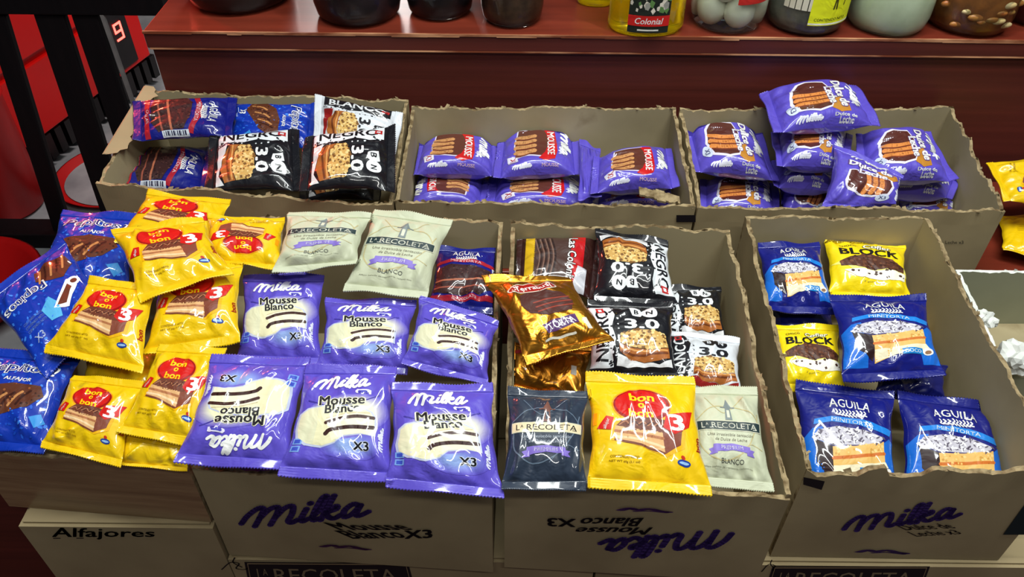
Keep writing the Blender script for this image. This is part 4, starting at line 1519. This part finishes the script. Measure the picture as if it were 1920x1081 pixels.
# ---------------------------------------------------------------- right edge: open pale carton behind, loose plastic
rimE = [on_z((1880, 690), 0.78), on_z((2250, 700), 0.78), on_z((2120, 507), 0.80), on_z((1792, 506), 0.80)]
dE = rimD[2][0]
e = open_box('pale open carton at the right edge behind the lower right box', rimE, 0.6645, None, 81,
             mats=[PALE_CARD, PALE_CARD, WHITE_CARD, INK], jit=(0.0008,) * 4, floor_z=0.70)
for q, z0, sc, lab in (((1848, 598), 0.79, 0.012, 'crumpled scrap of clear plastic behind the lower right box'),
                       ((1908, 672), 0.80, 0.022, 'crumpled pale plastic bag at the right edge of the lower right box')):
    c = on_z(q, z0)
    rr = random.Random(int(q[0]))
    bm = bmesh.new()
    bmesh.ops.create_icosphere(bm, subdivisions=3, radius=sc)
    for v in bm.verts:
        k = 1 + 0.35 * math.sin(v.co.x / sc * 5 + 1) * math.cos(v.co.y / sc * 6) + rr.uniform(-0.14, 0.14)
        v.co *= k
        v.co.z *= 0.8
    vs = [tuple(np.array(v.co) + c) for v in bm.verts]
    fs = [tuple(v.index for v in f.verts) for f in bm.faces]
    bm.free()
    o = link_mesh('plastic_scrap', vs, fs, WHITE_CARD, None, smooth=False)
    tag(o, lab, 'plastic')

# torn strip of cardboard lying on the packets of the middle back box
c0, c1 = on_z((1198, 360), 0.863), on_z((1274, 378), 0.866)
mb = MB()
rr = random.Random(4)
for i in range(14):
    u, w = i / 14, (i + 1) / 14
    a, b2 = c0 + (c1 - c0) * u, c0 + (c1 - c0) * w
    h = 0.007 + rr.uniform(-0.002, 0.004)
    y = np.array((0, h, 0.002))
    t = np.array((0, 0, 0.003))
    mb.hexa([a - y, b2 - y, b2 + y, a + y, a - y + t, b2 - y + t, b2 + y + t, a + y + t])
o = mb.build('cardboard_scrap', TORN)
tag(o, 'torn strip of cardboard on the packets in the middle back box', 'cardboard')

# ---------------------------------------------------------------- jars on the shelf


def fill_mat(name, c1, c2, scale=60, rough=0.4):
    return mix_noise_mat(name, c1, c2, scale, rough, detail=4, lo=0.35, hi=0.65, bump=0.3)


def cyl_label(parent, name, art, c, R, a0, a1, z0, z1, m=MATTE):
    """printed label wrapped on a jar; art in -1..1"""
    nodes = np.linspace(-1, 1, 17)[1:-1]
    v, col, ly, f = art.compiled(nodes, [])
    a = np.radians(a0 + (a1 - a0) * (v[:, 0] + 1) / 2)
    r = R + 0.0006 + 0.00015 * ly
    P = np.stack([c[0] + r * np.sin(a), c[1] - r * np.cos(a), c[2] + z0 + (z1 - z0) * (v[:, 1] + 1) / 2], 1)
    return link_mesh(name, P, f, m, parent, None, col, True)


def jar(px, halfw, bottom, label, fill, lidcol=(150, 130, 60), height=0.17, glass=True, level=0.8):
    pb = on_z((px, bottom), ZS)
    d = np.linalg.norm(pb - CAMP)
    R = halfw * d * 0.885 / FPX
    c = np.array((pb[0], pb[1] + R * 0.86, ZS + 0.0006))
    root = empty('glass_jar', c)
    tag(root, label, 'jar', 'jars on the red shelf')
    m = MB()
    m.lathe(c, [(0.5 * R, 0.0), (0.86 * R, 0.0015), (0.95 * R, 0.008), (R, 0.024), (R, height * 0.78), (0.84 * R, height * 0.9), (0.8 * R, height)], 56)
    m.build('glass_body', GLASS, root, smooth=True)
    if fill:
        m = MB()
        k = 0.955
        m.lathe(c + np.array((0, 0, 0.004)), [(0.4 * R, 0.0), (0.82 * k * R, 0.001), (0.93 * k * R, 0.008), (0.99 * k * R, 0.022), (k * R, height * 0.75 * level), (0.6 * R, height * 0.76 * level)], 56)
        m.build('contents', fill, root, smooth=True)
    m = MB()
    m.lathe(c + np.array((0, 0, height)), [(0.83 * R, 0), (0.85 * R, 0.002), (0.85 * R, 0.016), (0.8 * R, 0.02)], 48)
    m.build('lid', mix_noise_mat('jar_lid', lidcol, lidcol, 5, 0.35), root, smooth=False)
    return root, c, R


j, c, R = jar(430, 105, 30, 'dark wide jar at the left end of the shelf', fill_mat('black_olives_jar', (14, 10, 16), (30, 20, 26)))
j, c, R = jar(663, 88, 54, 'wide jar of near black preserves, second from the left', fill_mat('dark_preserves', (18, 12, 24), (44, 32, 40), 45))
a = Art(); a.rect(-1, -1, 1, 1, (150, 14, 24), 0); cyl_label(j, 'red_label', a, c, R, -14, 0, 0.048, 0.09)
j, c, R = jar(822, 68, 42, 'black jar between the dark preserves and the brown jar', fill_mat('black_preserves', (8, 8, 16), (20, 18, 28), 50))
j, c, R = jar(960, 64, 55, 'dark brown jar with a red label, left of the empty shelf space', fill_mat('brown_preserves', (56, 38, 30), (88, 64, 48), 70))
a = Art(); a.rect(-1, -1, 1, 1, (190, 24, 28), 0); cyl_label(j, 'red_label', a, c, R, -28, 28, 0.052, 0.1)

# oil bottles
def bottle(px, halfw, bottom, label, withlabel):
    pb = on_z((px, bottom), ZS)
    d = np.linalg.norm(pb - CAMP)
    R = halfw * d / FPX
    c = np.array((pb[0], pb[1] + R * 0.62, ZS + 0.0006))
    root = empty('oil_bottle', c)
    tag(root, label, 'bottle', 'oil bottles on the red shelf')
    m = MB()
    m.lathe(c, [(0.6 * R, 0.0), (0.93 * R, 0.001), (R, 0.008), (0.98 * R, 0.05), (0.97 * R, 0.14), (0.8 * R, 0.17), (0.3 * R, 0.21), (0.28 * R, 0.235)], 56, sy=0.7)
    m.build('bottle_body', OIL, root, smooth=True)
    m = MB()
    m.lathe(c + np.array((0, 0, 0.235)), [(0.32 * R, 0), (0.32 * R, 0.02), (0.3 * R, 0.022)], 32)
    m.build('cap', RED_PLASTIC, root)
    if withlabel:
        a = Art()
        a.rect(-1, -1, 1, 1, (26, 34, 26), 0)
        a.specks([(-0.95, -0.3), (0.95, -0.3), (0.95, 0.95), (-0.95, 0.95)], 70, 0.12, [(214, 206, 190), (90, 130, 70), (150, 150, 140)], 1, 3)
        a.rect(-1, -0.78, 1, -0.44, (200, 30, 24), 3)
        a.text('Colonial', 0.0, -0.61, 0.2, WHITE, 4, w=1.3, shear=0.3, bold=0.02)
        a.rect(-0.5, -0.93, 0.5, -0.88, (220, 220, 210), 3)
        nodes = np.linspace(-1, 1, 9)[1:-1]
        v, col, ly, f = a.compiled(nodes, [])
        an = np.radians(-33 + 62 * (v[:, 0] + 1) / 2)
        r = R + 0.0008 + 0.00015 * ly
        P = np.stack([c[0] + r * np.sin(an), c[1] - r * 0.7 * np.cos(an) - 0.0008, c[2] + 0.008 + 0.09 * (v[:, 1] + 1) / 2], 1)
        link_mesh('printed_label', P, f, MATTE, root, None, col, True)
    return root


bottle(1214, 68, 70, 'yellow oil bottle with a printed red and black label', True)
bottle(1120, 36, 14, 'yellow oil bottle at the top edge behind the labelled bottle', False)

j, c, R = jar(1372, 74, 66, 'clear jar of white boiled eggs with a cream and red label', None, (200, 190, 60))
EGG, en, el, eb = new_mat('boiled_egg_white', 0.35, 0, 0.5, (226, 226, 206))
rr = random.Random(2)
k = 0
for lay in range(3):
    for q in range(5):
        an = math.radians(-90 + 72 * q + 30 * (lay % 2) + 14)
        rad = R * 0.56
        er = R * 0.37
        m = MB()
        prof = [(max(1e-4, er * math.sin(t)), er * 1.12 * (1 - math.cos(t))) for t in np.linspace(0.05, math.pi - 0.05, 14)]
        m.lathe((c[0] + rad * math.cos(an), c[1] + rad * math.sin(an), c[2] + 0.0075 + lay * er * 1.75), prof, 24)
        o = m.build('boiled_egg', EGG, smooth=True)
        front = an % (2 * math.pi) > math.pi
        tag(o, 'white boiled egg inside the egg jar on the shelf', 'egg', 'boiled eggs in the jar')
a = Art(); a.rect(-1, -1, 1, 1, (226, 206, 120), 0); a.rect(-1, -1, 1, -0.74, (190, 40, 30), 1)
for i in range(3):
    a.rect(-0.7, -0.5 + 0.3 * i, 0.6, -0.4 + 0.3 * i, (150, 110, 50), 1)
cyl_label(j, 'printed_label', a, c, R, -2, 52, 0.047, 0.11)

j, c, R = jar(1522, 75, 70, 'jar of pale sticks with a bright yellow label', fill_mat('grey_brine', (100, 100, 92), (130, 128, 116), 70), (190, 180, 60))
palm = mix_noise_mat('palm_heart', (206, 200, 176), (224, 220, 200), 30, 0.5)
for i in range(5):
    m = MB()
    an = math.radians(-50 + 9 * i)
    p = np.array((c[0] + R * 0.99 * math.sin(an), c[1] - R * 0.99 * math.cos(an), c[2] + 0.04))
    m.bar(p, p + np.array((0, 0, 0.09)), 0.0075, 0.002, 0, up=(math.sin(an), -math.cos(an), 0))
    m.build('pale_stick', palm, j)
a = Art(); a.rect(-1, -1, 1, 1, (226, 232, 30), 0); a.rect(-1, -0.97, 1, -0.91, (240, 240, 220), 1)
a.line([(-0.5, 0.95), (-0.1, 0.2), (-0.1, -0.4)], 0.07, (70, 66, 20), 1)
a.line([(0.4, 0.95), (0.0, 0.3), (0.02, -0.4)], 0.07, (70, 66, 20), 1)
a.line([(0.5, 0.6), (0.35, -0.3)], 0.05, (70, 66, 20), 1)
a.line([(0.75, 0.7), (0.65, -0.2)], 0.05, (70, 66, 20), 1)
a.text('CONTENIDO NETO', -0.1, -0.78, 0.1, (70, 84, 20), 1, w=1.4, bold=0.02)
cyl_label(j, 'yellow_label', a, c, R, -14, 58, 0.02, 0.1)

jar(1679, 74, 72, 'jar full of pale green white cream', fill_mat('pale_green_cream', (196, 206, 176), (216, 224, 198), 30), (200, 200, 190))
j, c, R = jar(1836, 74, 72, 'jar of brown pickled vegetables', fill_mat('brown_pickle_brine', (110, 62, 26), (150, 92, 40), 60), (180, 150, 60))
veg = [mix_noise_mat('pickled_cauliflower', (196, 170, 112), (216, 196, 150), 60, 0.4), mix_noise_mat('pickled_carrot', (170, 96, 40), (150, 120, 60), 60, 0.4)]
rr = random.Random(6)
for i in range(30):
    m = MB()
    an = math.radians(rr.uniform(-85, 85))
    z = rr.uniform(0.012, 0.12)
    er = rr.uniform(0.004, 0.009)
    prof = [(max(1e-4, er * math.sin(t)), er * 0.6 * (1 - math.cos(t))) for t in np.linspace(0.05, math.pi - 0.05, 7)]
    m.lathe((c[0] + R * 0.94 * math.sin(an), c[1] - R * 0.94 * math.cos(an), c[2] + z), prof, 10, sx=1.3, sy=0.5)
    m.build('vegetable_piece', veg[i % 2], j, smooth=True)
jar(1968, 70, 56, 'dark red jar cut by the right edge of the picture', fill_mat('dark_red_preserves', (70, 16, 14), (100, 26, 20), 50))

# ---------------------------------------------------------------- left: dark stand, red appliance, red plastic things
st = empty('wooden_stand', on_z((160, 440), 0.0))
tag(st, 'almost black wooden stand with thick slanted legs at the left', 'stand')
YL = 1.85
zt = on_y((100, 20), YL)[2]
for (x0, y0, x1, y1, w) in ((-8, 24, 122, 440, 0.05), (94, 24, 222, 418, 0.072), (160, 24, 285, 400, 0.062)):
    A = on_y((x0, y0), YL)
    B = on_y((x1, y1), YL)
    B = A + (B - A) * (A[2] / (A[2] - B[2]))
    MB().bar(B, A, w, 0.022).build('leg', DARKWOOD, st, bevel=0.004)
A, B = on_y((189, 20), YL - 0.015), on_y((263, 230), YL - 0.015)
B = A + (B - A) * (A[2] / (A[2] - B[2]))
MB().bar(B, A, 0.009, 0.008).build('metal_strip', GREY_METAL, st)
xL, xR = on_y((-160, 10), YL)[0], on_y((312, 10), YL)[0]
MB().box((xL, YL - 0.02, zt - 0.003), (xR, YL + 0.35, zt + 0.05)).build('top_board', DARKWOOD, st, bevel=0.004)
bx = on_y((128, 430), YL)[0]
MB().box((bx - 0.5, YL - 0.03, 0.0), (bx + 0.42, YL + 0.05, 0.05)).build('base_rail', DARKWOOD, st, bevel=0.004)
for y in (YL + 0.32,):
    MB().box((xR - 0.06, y - 0.03, 0.0), (xR, y + 0.03, zt)).build('leg', DARKWOOD, st)

Q0, Q1 = on_z((88, 252), 0.12), on_z((284, 104), 0.12)
d = Q1 - Q0
d[2] = 0
ln = np.linalg.norm(d)
d /= ln
nf = np.array((d[1], -d[0], 0.0))            # face looks to the right
Q0 = Q0 - d * 0.1
ln += 0.1
ap = empty('red_appliance', (Q0 + d * ln / 2 - nf * 0.3) * np.array((1, 1, 0)))
tag(ap, 'red enamelled appliance with a red lit digit behind the dark stand', 'appliance')


def oblong(P, u0, u1, w0, w1, z0, z1):
    """box on the appliance's face: u along it, w out of it"""
    o = P * np.array((1, 1, 0))
    g = lambda u, w, z: o + d * u + nf * w + np.array((0, 0, z))
    return MB().hexa([g(u0, w0, z0), g(u1, w0, z0), g(u1, w1, z0), g(u0, w1, z0), g(u0, w0, z1), g(u1, w0, z1), g(u1, w1, z1), g(u0, w1, z1)])


oblong(Q0, 0, ln, -0.6, -0.02, 0.115, 1.5).build('body', RED_ENAMEL, ap, bevel=0.01)
zg = on_plane((66, 108), Q0, nf)[2]
oblong(Q0, 0.004, ln - 0.004, -0.02, 0.0, 0.125, zg - 0.012).build('lower_door', RED_ENAMEL, ap, bevel=0.004)
oblong(Q0, 0.004, ln - 0.004, -0.02, 0.0, zg + 0.012, 1.45).build('upper_door', RED_ENAMEL, ap, bevel=0.004)
base = oblong(Q0, 0.0, ln, -0.58, -0.06, 0.0, 0.115)
for i in range(14):
    u = 0.04 + i * ln / 14
    o2 = oblong(Q0, u, u + 0.03, -0.06, -0.005, 0.03, 0.115)
    base.add(o2.v, o2.f)
base.build('vented_base', BLACK_PLASTIC, ap)
pd = on_plane((214, 62), Q0, nf)
ud = float((pd - Q0).dot(d))
zd = pd[2]
oblong(Q0, ud - 0.09, ud + 0.07, 0.0, 0.006, zd - 0.13, zd + 0.14).build('display_panel', BLACK_PLASTIC, ap)
dg = MB()
hs, ws, tk = 0.027, 0.034, 0.007
segs = [(0, 1, 1, 1), (0, 0, 1, 0), (0, 0, 0, 1), (1, 0, 1, 1), (1, 0, 1, -1), (0, -1, 1, -1)]
for (a0, b0, a1, b1) in segs:
    u0, u1 = sorted((ud - 0.0 + a0 * ws, ud + a1 * ws))
    z0, z1 = sorted((zd + b0 * hs, zd + b1 * hs))
    o2 = oblong(Q0, u0 - tk / 2, u1 + tk / 2, 0.006, 0.008, z0 - tk / 2, z1 + tk / 2)
    dg.add(o2.v, o2.f)
for zz in (-0.03, 0.022):
    o2 = oblong(Q0, ud - 0.03, ud - 0.022, 0.006, 0.008, zd + zz - 0.004, zd + zz + 0.004)
    dg.add(o2.v, o2.f)
dg.build('lit_digit', LED, ap)

c = on_z((22, 404), 0.0) + np.array((-0.035, 0.05, 0.001))
m = MB()
m.lathe(c, [(0.1, 0), (0.112, 0.01), (0.118, 0.36), (0.124, 0.37), (0.118, 0.375), (0.11, 0.36), (0.105, 0.02)], 40)
o = m.build('plastic_bin', RED_PLASTIC, smooth=True)
tag(o, 'red plastic bin behind the leftmost leg of the dark stand', 'bin')
c = on_z((-62, 575), 0.001)
m = MB()
m.lathe(c, [(0.1, 0), (0.14, 0.004), (0.2, 0.07), (0.215, 0.075), (0.205, 0.082), (0.19, 0.07), (0.13, 0.012), (0.1, 0.01)], 48)
o = m.build('plastic_basin', RED_PLASTIC, smooth=True)
tag(o, 'red plastic basin on the floor at the left edge', 'basin')
c = on_z((168, 372), 0.001) + np.array((0.05, 0.12, 0))
m = MB()
m.lathe(c, [(0.08, 0), (0.17, 0.004), (0.19, 0.022), (0.196, 0.022), (0.176, 0.002)], 48, close=False)
m.lathe(c, [(0.001, 0.003), (0.165, 0.006)], 48, m=1, close=False)
o = m.build('tray', [RED_PLASTIC, FLOOR], smooth=True)
tag(o, 'round grey tray with a red rim on the floor left of the back row boxes', 'tray')

# ---------------------------------------------------------------- packets (picture quads TL TR BR BL of each packet's own art)
def R_(q):   # printed text reads downwards in the picture
    return [q[1], q[2], q[3], q[0]]


def L_(q):   # printed text reads upwards
    return [q[3], q[0], q[1], q[2]]


def U_(q):   # upside down
    return [q[2], q[3], q[0], q[1]]


GROUPS = {
    'A:blue_cookie': 'bright blue cookie packets at the left', 'A:red_seal': 'yellow packets with a red seal in the left box',
    'A:yellow_back': 'yellow packets turned face down in the left box', 'B:white_cake': 'purple white cake packets in the lettered box',
    'B:cream': 'cream paper packets in the lettered box', 'C:gold': 'gold foil packets in the mixed box',
    'C:nut_black': 'black peanut packets in the mixed box', 'D:coco_torte': 'navy coconut cake packets in the lower right box',
    'D:yellow_block': 'yellow chocolate packets in the lower right box', 'D:navy_back': 'navy packets turned away in the lower right box',
    'UL:dark_torte': 'navy and red packets in the left back box', 'UL:nut_black': 'black peanut packets in the left back box',
    'UM:brown_cake': 'purple brown cake packets in the middle back box', 'UR:caramel_cake': 'purple caramel packets in the right back box',
    'E:red_seal': 'yellow packets at the right edge',
}
PK = []


def P(box, kind, quad, z, tilt, label, **kw):
    PK.append(Packet(kind, quad, z, tilt, label, box=box, seed=len(PK) + 1, **kw))


# --- left box (bottom of the pile first)
P('A', 'blue_cookie', [(118, 392), (266, 402), (240, 562), (58, 548)], 0.872, 12, 'blue packet with white lettering at the top of the left pile', over=True)
P('A', 'blue_cookie', [(-34, 650), (152, 668), (84, 852), (-70, 838)], 0.848, 18, 'blue packet with upright white lettering at the bottom left corner', over=True)
P('A', 'blue_turned', [(-36, 560), (116, 444), (224, 590), (84, 706)], 0.885, 12, 'blue packet lying upside down in the middle of the left edge', over=True)
P('A', 'yellow_back', [(160, 655), (305, 655), (292, 750), (150, 735)], 0.846, 8, 'yellow packet in shadow, only its back showing between two seal packets')
P('A', 'yellow_back', [(236, 790), (372, 815), (350, 882), (212, 872)], 0.838, 20, 'yellow packet turned face down, at the front rim beside the purple packets', over=True)
P('A', 'red_seal', [(136, 700), (272, 716), (226, 876), (74, 838)], 0.852, 20, 'front left yellow red seal packet at the rim of the taped box', over=True)
P('A', 'red_seal', [(280, 357), (434, 374), (402, 488), (212, 452)], 0.885, 14, 'rearmost yellow red seal packet, touching the back row box')
P('A', 'red_seal', U_([(390, 402), (535, 408), (530, 506), (378, 494)]), 0.882, 10, 'yellow red seal packet lying upside down beside the cream packets')
P('A', 'red_seal', [(300, 508), (456, 488), (450, 640), (268, 668)], 0.880, 16, 'yellow red seal packet left of the first purple packet, its seal hidden')
P('A', 'red_seal', [(300, 645), (425, 650), (378, 840), (220, 812)], 0.872, 18, 'yellow red seal packet beside the upside down purple packet', over=True)
P('A', 'red_seal', [(172, 520), (294, 534), (268, 702), (78, 658)], 0.896, 18, 'yellow red seal packet resting against the upside down blue packet')
P('A', 'red_seal', [(206, 428), (380, 408), (438, 512), (262, 566)], 0.915, 10, 'topmost yellow red seal packet, tilted, on top of the left pile')
# --- lettered box
P('B', 'purple_back', [(392, 842), (566, 850), (560, 908), (404, 900)], 0.80, 15, 'purple packet in shadow under the upside down purple packet')
P('B', 'dark_torte', [(816, 462), (936, 464), (938, 588), (800, 582)], 0.85, 12, 'navy packet with a dark cake and red band at the back of the lettered box')
P('B', 'cream', [(540, 394), (698, 402), (668, 496), (510, 512)], 0.90, 18, 'cream packet on the left of the two, with its top end flat')
P('B', 'cream', [(702, 390), (850, 412), (800, 560), (642, 545)], 0.905, 20, 'larger cream packet right of the other, near the navy cake packet')
P('B', 'white_cake', [(456, 514), (608, 514), (602, 686), (444, 680)], 0.865, 20, 'back left purple white cake packet with clear white script')
P('B', 'white_cake', [(610, 556), (782, 564), (764, 702), (592, 692)], 0.855, 18, 'back middle purple white cake packet below the cream packets')
P('B', 'white_cake', [(788, 550), (936, 602), (914, 722), (752, 684)], 0.855, 18, 'back right purple white cake packet, tilted, below the navy cake packet')
P('B', 'white_cake', U_([(398, 664), (584, 670), (540, 882), (326, 868)]), 0.868, 20, 'purple white cake packet lying upside down at the front left', over=True)
P('B', 'white_cake', [(574, 684), (744, 684), (736, 906), (520, 892)], 0.868, 20, 'front middle purple white cake packet right of the upside down one', over=True)
P('B', 'white_cake', [(734, 716), (924, 718), (946, 936), (722, 912)], 0.868, 20, 'front right purple white cake packet overhanging the box rim', over=True)
# --- mixed box
P('C', 'red_band', R_([(966, 448), (1132, 440), (1118, 562), (962, 536)]), 0.85, 14, 'dark brown packet with red lettered band at the back of the mixed box')
P('C', 'nut_black', [(1232, 536), (1352, 536), (1366, 650), (1240, 648)], 0.822, 12, 'black peanut packet half hidden behind the white one')
P('C', 'nut_black', U_([(1116, 424), (1252, 452), (1270, 574), (1112, 566)]), 0.865, 14, 'black peanut packet lying upside down at the back of the mixed box')
P('C', 'nut_white', [(1252, 616), (1386, 636), (1394, 748), (1246, 742)], 0.835, 14, 'white peanut packet with black numerals in the mixed box')
P('C', 'gold_back', [(950, 640), (1112, 650), (1098, 764), (946, 724)], 0.835, 18, 'gold foil packet under the topmost gold packet')
P('C', 'nut_black', [(1100, 562), (1262, 566), (1272, 712), (1104, 712)], 0.848, 16, 'upright black peanut packet in the middle of the mixed box')
P('C', 'gold', [(902, 518), (1066, 516), (1152, 640), (988, 682)], 0.895, 12, 'topmost gold foil packet with a cake picture, leaning over the box wall')
P('C', 'slate', [(952, 726), (1102, 732), (1100, 918), (940, 920)], 0.832, 18, 'slate black packet with a cream name band at the front of the mixed box')
P('C', 'cream', [(1288, 722), (1418, 726), (1452, 922), (1296, 908)], 0.845, 20, 'cream packet with a dark name band at the front right of the mixed box', over=True)
P('C', 'red_seal', [(1097, 698), (1302, 704), (1336, 930), (1102, 914)], 0.872, 20, 'large yellow red seal packet at the front of the mixed box', over=True)
# --- lower right box
P('D', 'navy_back', [(1440, 570), (1562, 572), (1568, 640), (1450, 640)], 0.79, 12, 'navy packet turned away below the back left coconut packet')
P('D', 'yellow_back', [(1640, 570), (1738, 566), (1742, 640), (1650, 640)], 0.765, 10, 'yellow packet of which a sliver shows right of the middle coconut packet')
P('D', 'coco_torte', [(1420, 456), (1536, 452), (1566, 588), (1432, 584)], 0.835, 14, 'back left navy coconut packet')
P('D', 'yellow_block', [(1540, 438), (1698, 458), (1708, 562), (1556, 556)], 0.83, 16, 'back yellow chocolate packet in the lower right box')
P('D', 'yellow_block', [(1446, 606), (1572, 610), (1586, 734), (1456, 730)], 0.80, 15, 'front yellow chocolate packet, left of the middle coconut packet')
P('D', 'navy_back', [(1640, 668), (1778, 682), (1772, 752), (1640, 744)], 0.775, 15, 'crumpled navy packet behind the two front coconut packets')
P('D', 'coco_torte', [(1554, 552), (1734, 552), (1772, 706), (1580, 716)], 0.83, 16, 'middle navy coconut packet in the lower right box')
P('D', 'coco_torte', [(1490, 712), (1676, 732), (1684, 950), (1498, 945)], 0.768, 22, 'front left navy coconut packet behind the ragged rim')
P('D', 'coco_torte', [(1682, 730), (1872, 756), (1896, 962), (1692, 948)], 0.762, 22, 'front right navy coconut packet behind the ragged rim')
# --- left back box
P('UL', 'nut_black', R_([(566, 318), (716, 322), (712, 376), (560, 376)]), 0.80, 4, 'lowest black peanut packet at the front of the left back box')
P('UL', 'dark_torte', R_([(262, 275), (400, 275), (388, 362), (208, 354)]), 0.835, 8, 'lower navy and red packet in the left back box')
P('UL', 'blue_cookie', R_([(425, 194), (598, 194), (590, 280), (418, 272)]), 0.885, 22, 'blue cookie packet between the navy and black packets')
P('UL', 'nut_white', R_([(590, 176), (756, 212), (742, 290), (586, 276)]), 0.905, 26, 'black and white peanut packet at the back of the left back box')
P('UL', 'dark_torte', R_([(248, 190), (444, 182), (436, 256), (250, 266)]), 0.90, 14, 'upper navy and red packet with a barcode in the left back box')
P('UL', 'nut_black', R_([(394, 256), (560, 240), (566, 358), (382, 362)]), 0.855, 14, 'left black peanut packet in the left back box')
P('UL', 'nut_black', R_([(572, 256), (742, 236), (740, 358), (560, 358)]), 0.858, 14, 'right black peanut packet in the left back box')
# --- middle back box
P('UM', 'brown_cake', L_([(764, 334), (918, 336), (912, 394), (752, 394)]), 0.80, 2, 'front left purple brown cake packet with its lettering turned around')
P('UM', 'brown_cake', R_([(918, 334), (1110, 334), (1116, 394), (906, 398)]), 0.80, 2, 'front middle purple brown cake packet')
P('UM', 'brown_cake', R_([(1112, 354), (1268, 350), (1266, 396), (1108, 398)]), 0.795, 2, 'purple brown cake packet in the front right corner under the torn strip')
P('UM', 'brown_cake', R_([(784, 259), (936, 261), (936, 331), (766, 327)]), 0.835, 4, 'back left purple brown cake packet')
P('UM', 'brown_cake', R_([(934, 255), (1082, 245), (1092, 327), (924, 335)]), 0.84, 4, 'back middle purple brown cake packet')
P('UM', 'purple_back', [(1086, 262), (1126, 278), (1128, 372), (1084, 372)], 0.825, 4, 'purple packet standing on edge between the brown cake packets', T=0.008)
P('UM', 'brown_cake', R_([(1112, 297), (1260, 277), (1274, 353), (1106, 363)]), 0.83, 5, 'purple brown cake packet leaning in the right corner of the middle back box')
# --- right back box
P('UR', 'caramel_cake', R_([(1312, 336), (1456, 344), (1466, 412), (1312, 410)]), 0.79, 3, 'caramel packet at the front left rim')
P('UR', 'caramel_cake', [(1462, 350), (1562, 352), (1556, 412), (1464, 412)], 0.79, 8, 'caramel packet low at the rim left of the upright one')
P('UR', 'caramel_cake', R_([(1676, 372), (1802, 380), (1806, 416), (1672, 414)]), 0.79, 3, 'caramel packet at the front right rim')
P('UR', 'caramel_cake', R_([(1446, 300), (1590, 304), (1566, 360), (1450, 352)]), 0.81, 0, 'caramel packet at the bottom of the tall stack')
P('UR', 'caramel_cake', R_([(1636, 312), (1804, 332), (1786, 372), (1640, 362)]), 0.80, 0, 'caramel packet under the right one with lettered side')
P('UR', 'caramel_cake', R_([(1276, 222), (1424, 240), (1462, 340), (1300, 322)]), 0.855, 10, 'caramel packet against the left wall of the right back box')
P('UR', 'caramel_cake', R_([(1446, 246), (1600, 250), (1590, 318), (1456, 312)]), 0.86, 0, 'caramel packet second from the top of the tall stack')
P('UR', 'caramel_cake', R_([(1604, 252), (1746, 246), (1796, 340), (1612, 346)]), 0.85, 8, 'caramel packet against the right side of the right back box')
P('UR', 'caramel_cake', R_([(1424, 172), (1606, 158), (1652, 234), (1450, 250)]), 0.925, 4, 'topmost caramel packet crowning the tall stack')
P('UR', 'caramel_cake', [(1566, 268), (1694, 330), (1680, 396), (1540, 392)], 0.848, 24, 'upright caramel packet standing at the front rim', T=0.018)
# --- right edge
P('E', 'red_seal', R_([(1848, 306), (2010, 286), (2010, 404), (1884, 374)]), 0.84, 10, 'yellow packet at the right edge beside the back row')
P('E', 'yellow_back', [(1866, 400), (2010, 412), (2000, 500), (1880, 470)], 0.775, 0, 'yellow packet in shadow at the right edge')

# stack them: each packet rests on what lies behind it, with a little give
RIM = {}
for a, b2 in ((rimA[0], rimA[1]), (rimB[0], rimB[1]), (rimC[0], rimC[1]), (rimC[3], rimC[0]), (rimC[1], rimC[2]), (rimA[3], rimA[0])):
    for k in range(300):
        p = a + (b2 - a) * k / 299
        q = project(p)
        for dx in (-1, 0, 1):
            for dy in (-1, 0, 1):
                RIM[(int(round(q[0] / 4)) + dx, int(round(q[1] / 4)) + dy)] = float(np.linalg.norm(p - CAMP)) - 0.004
for pk in PK:
    for _ in range(4):
        X, Y, fr, bk = pk.depth_cells()
        push = 0.0
        for x, y, k in zip(X, Y, bk):
            z = CELL.get((pk.heap, x, y))
            if z is not None:
                push = max(push, k - (z + 0.0005))
            if pk.over or pk.kind == 'gold':
                z = RIM.get((x, y))
                if z is not None:
                    push = max(push, k - z)
        if push < 0.0005:
            break
        pk.dist -= push
    pk.build()
    pk.splat()
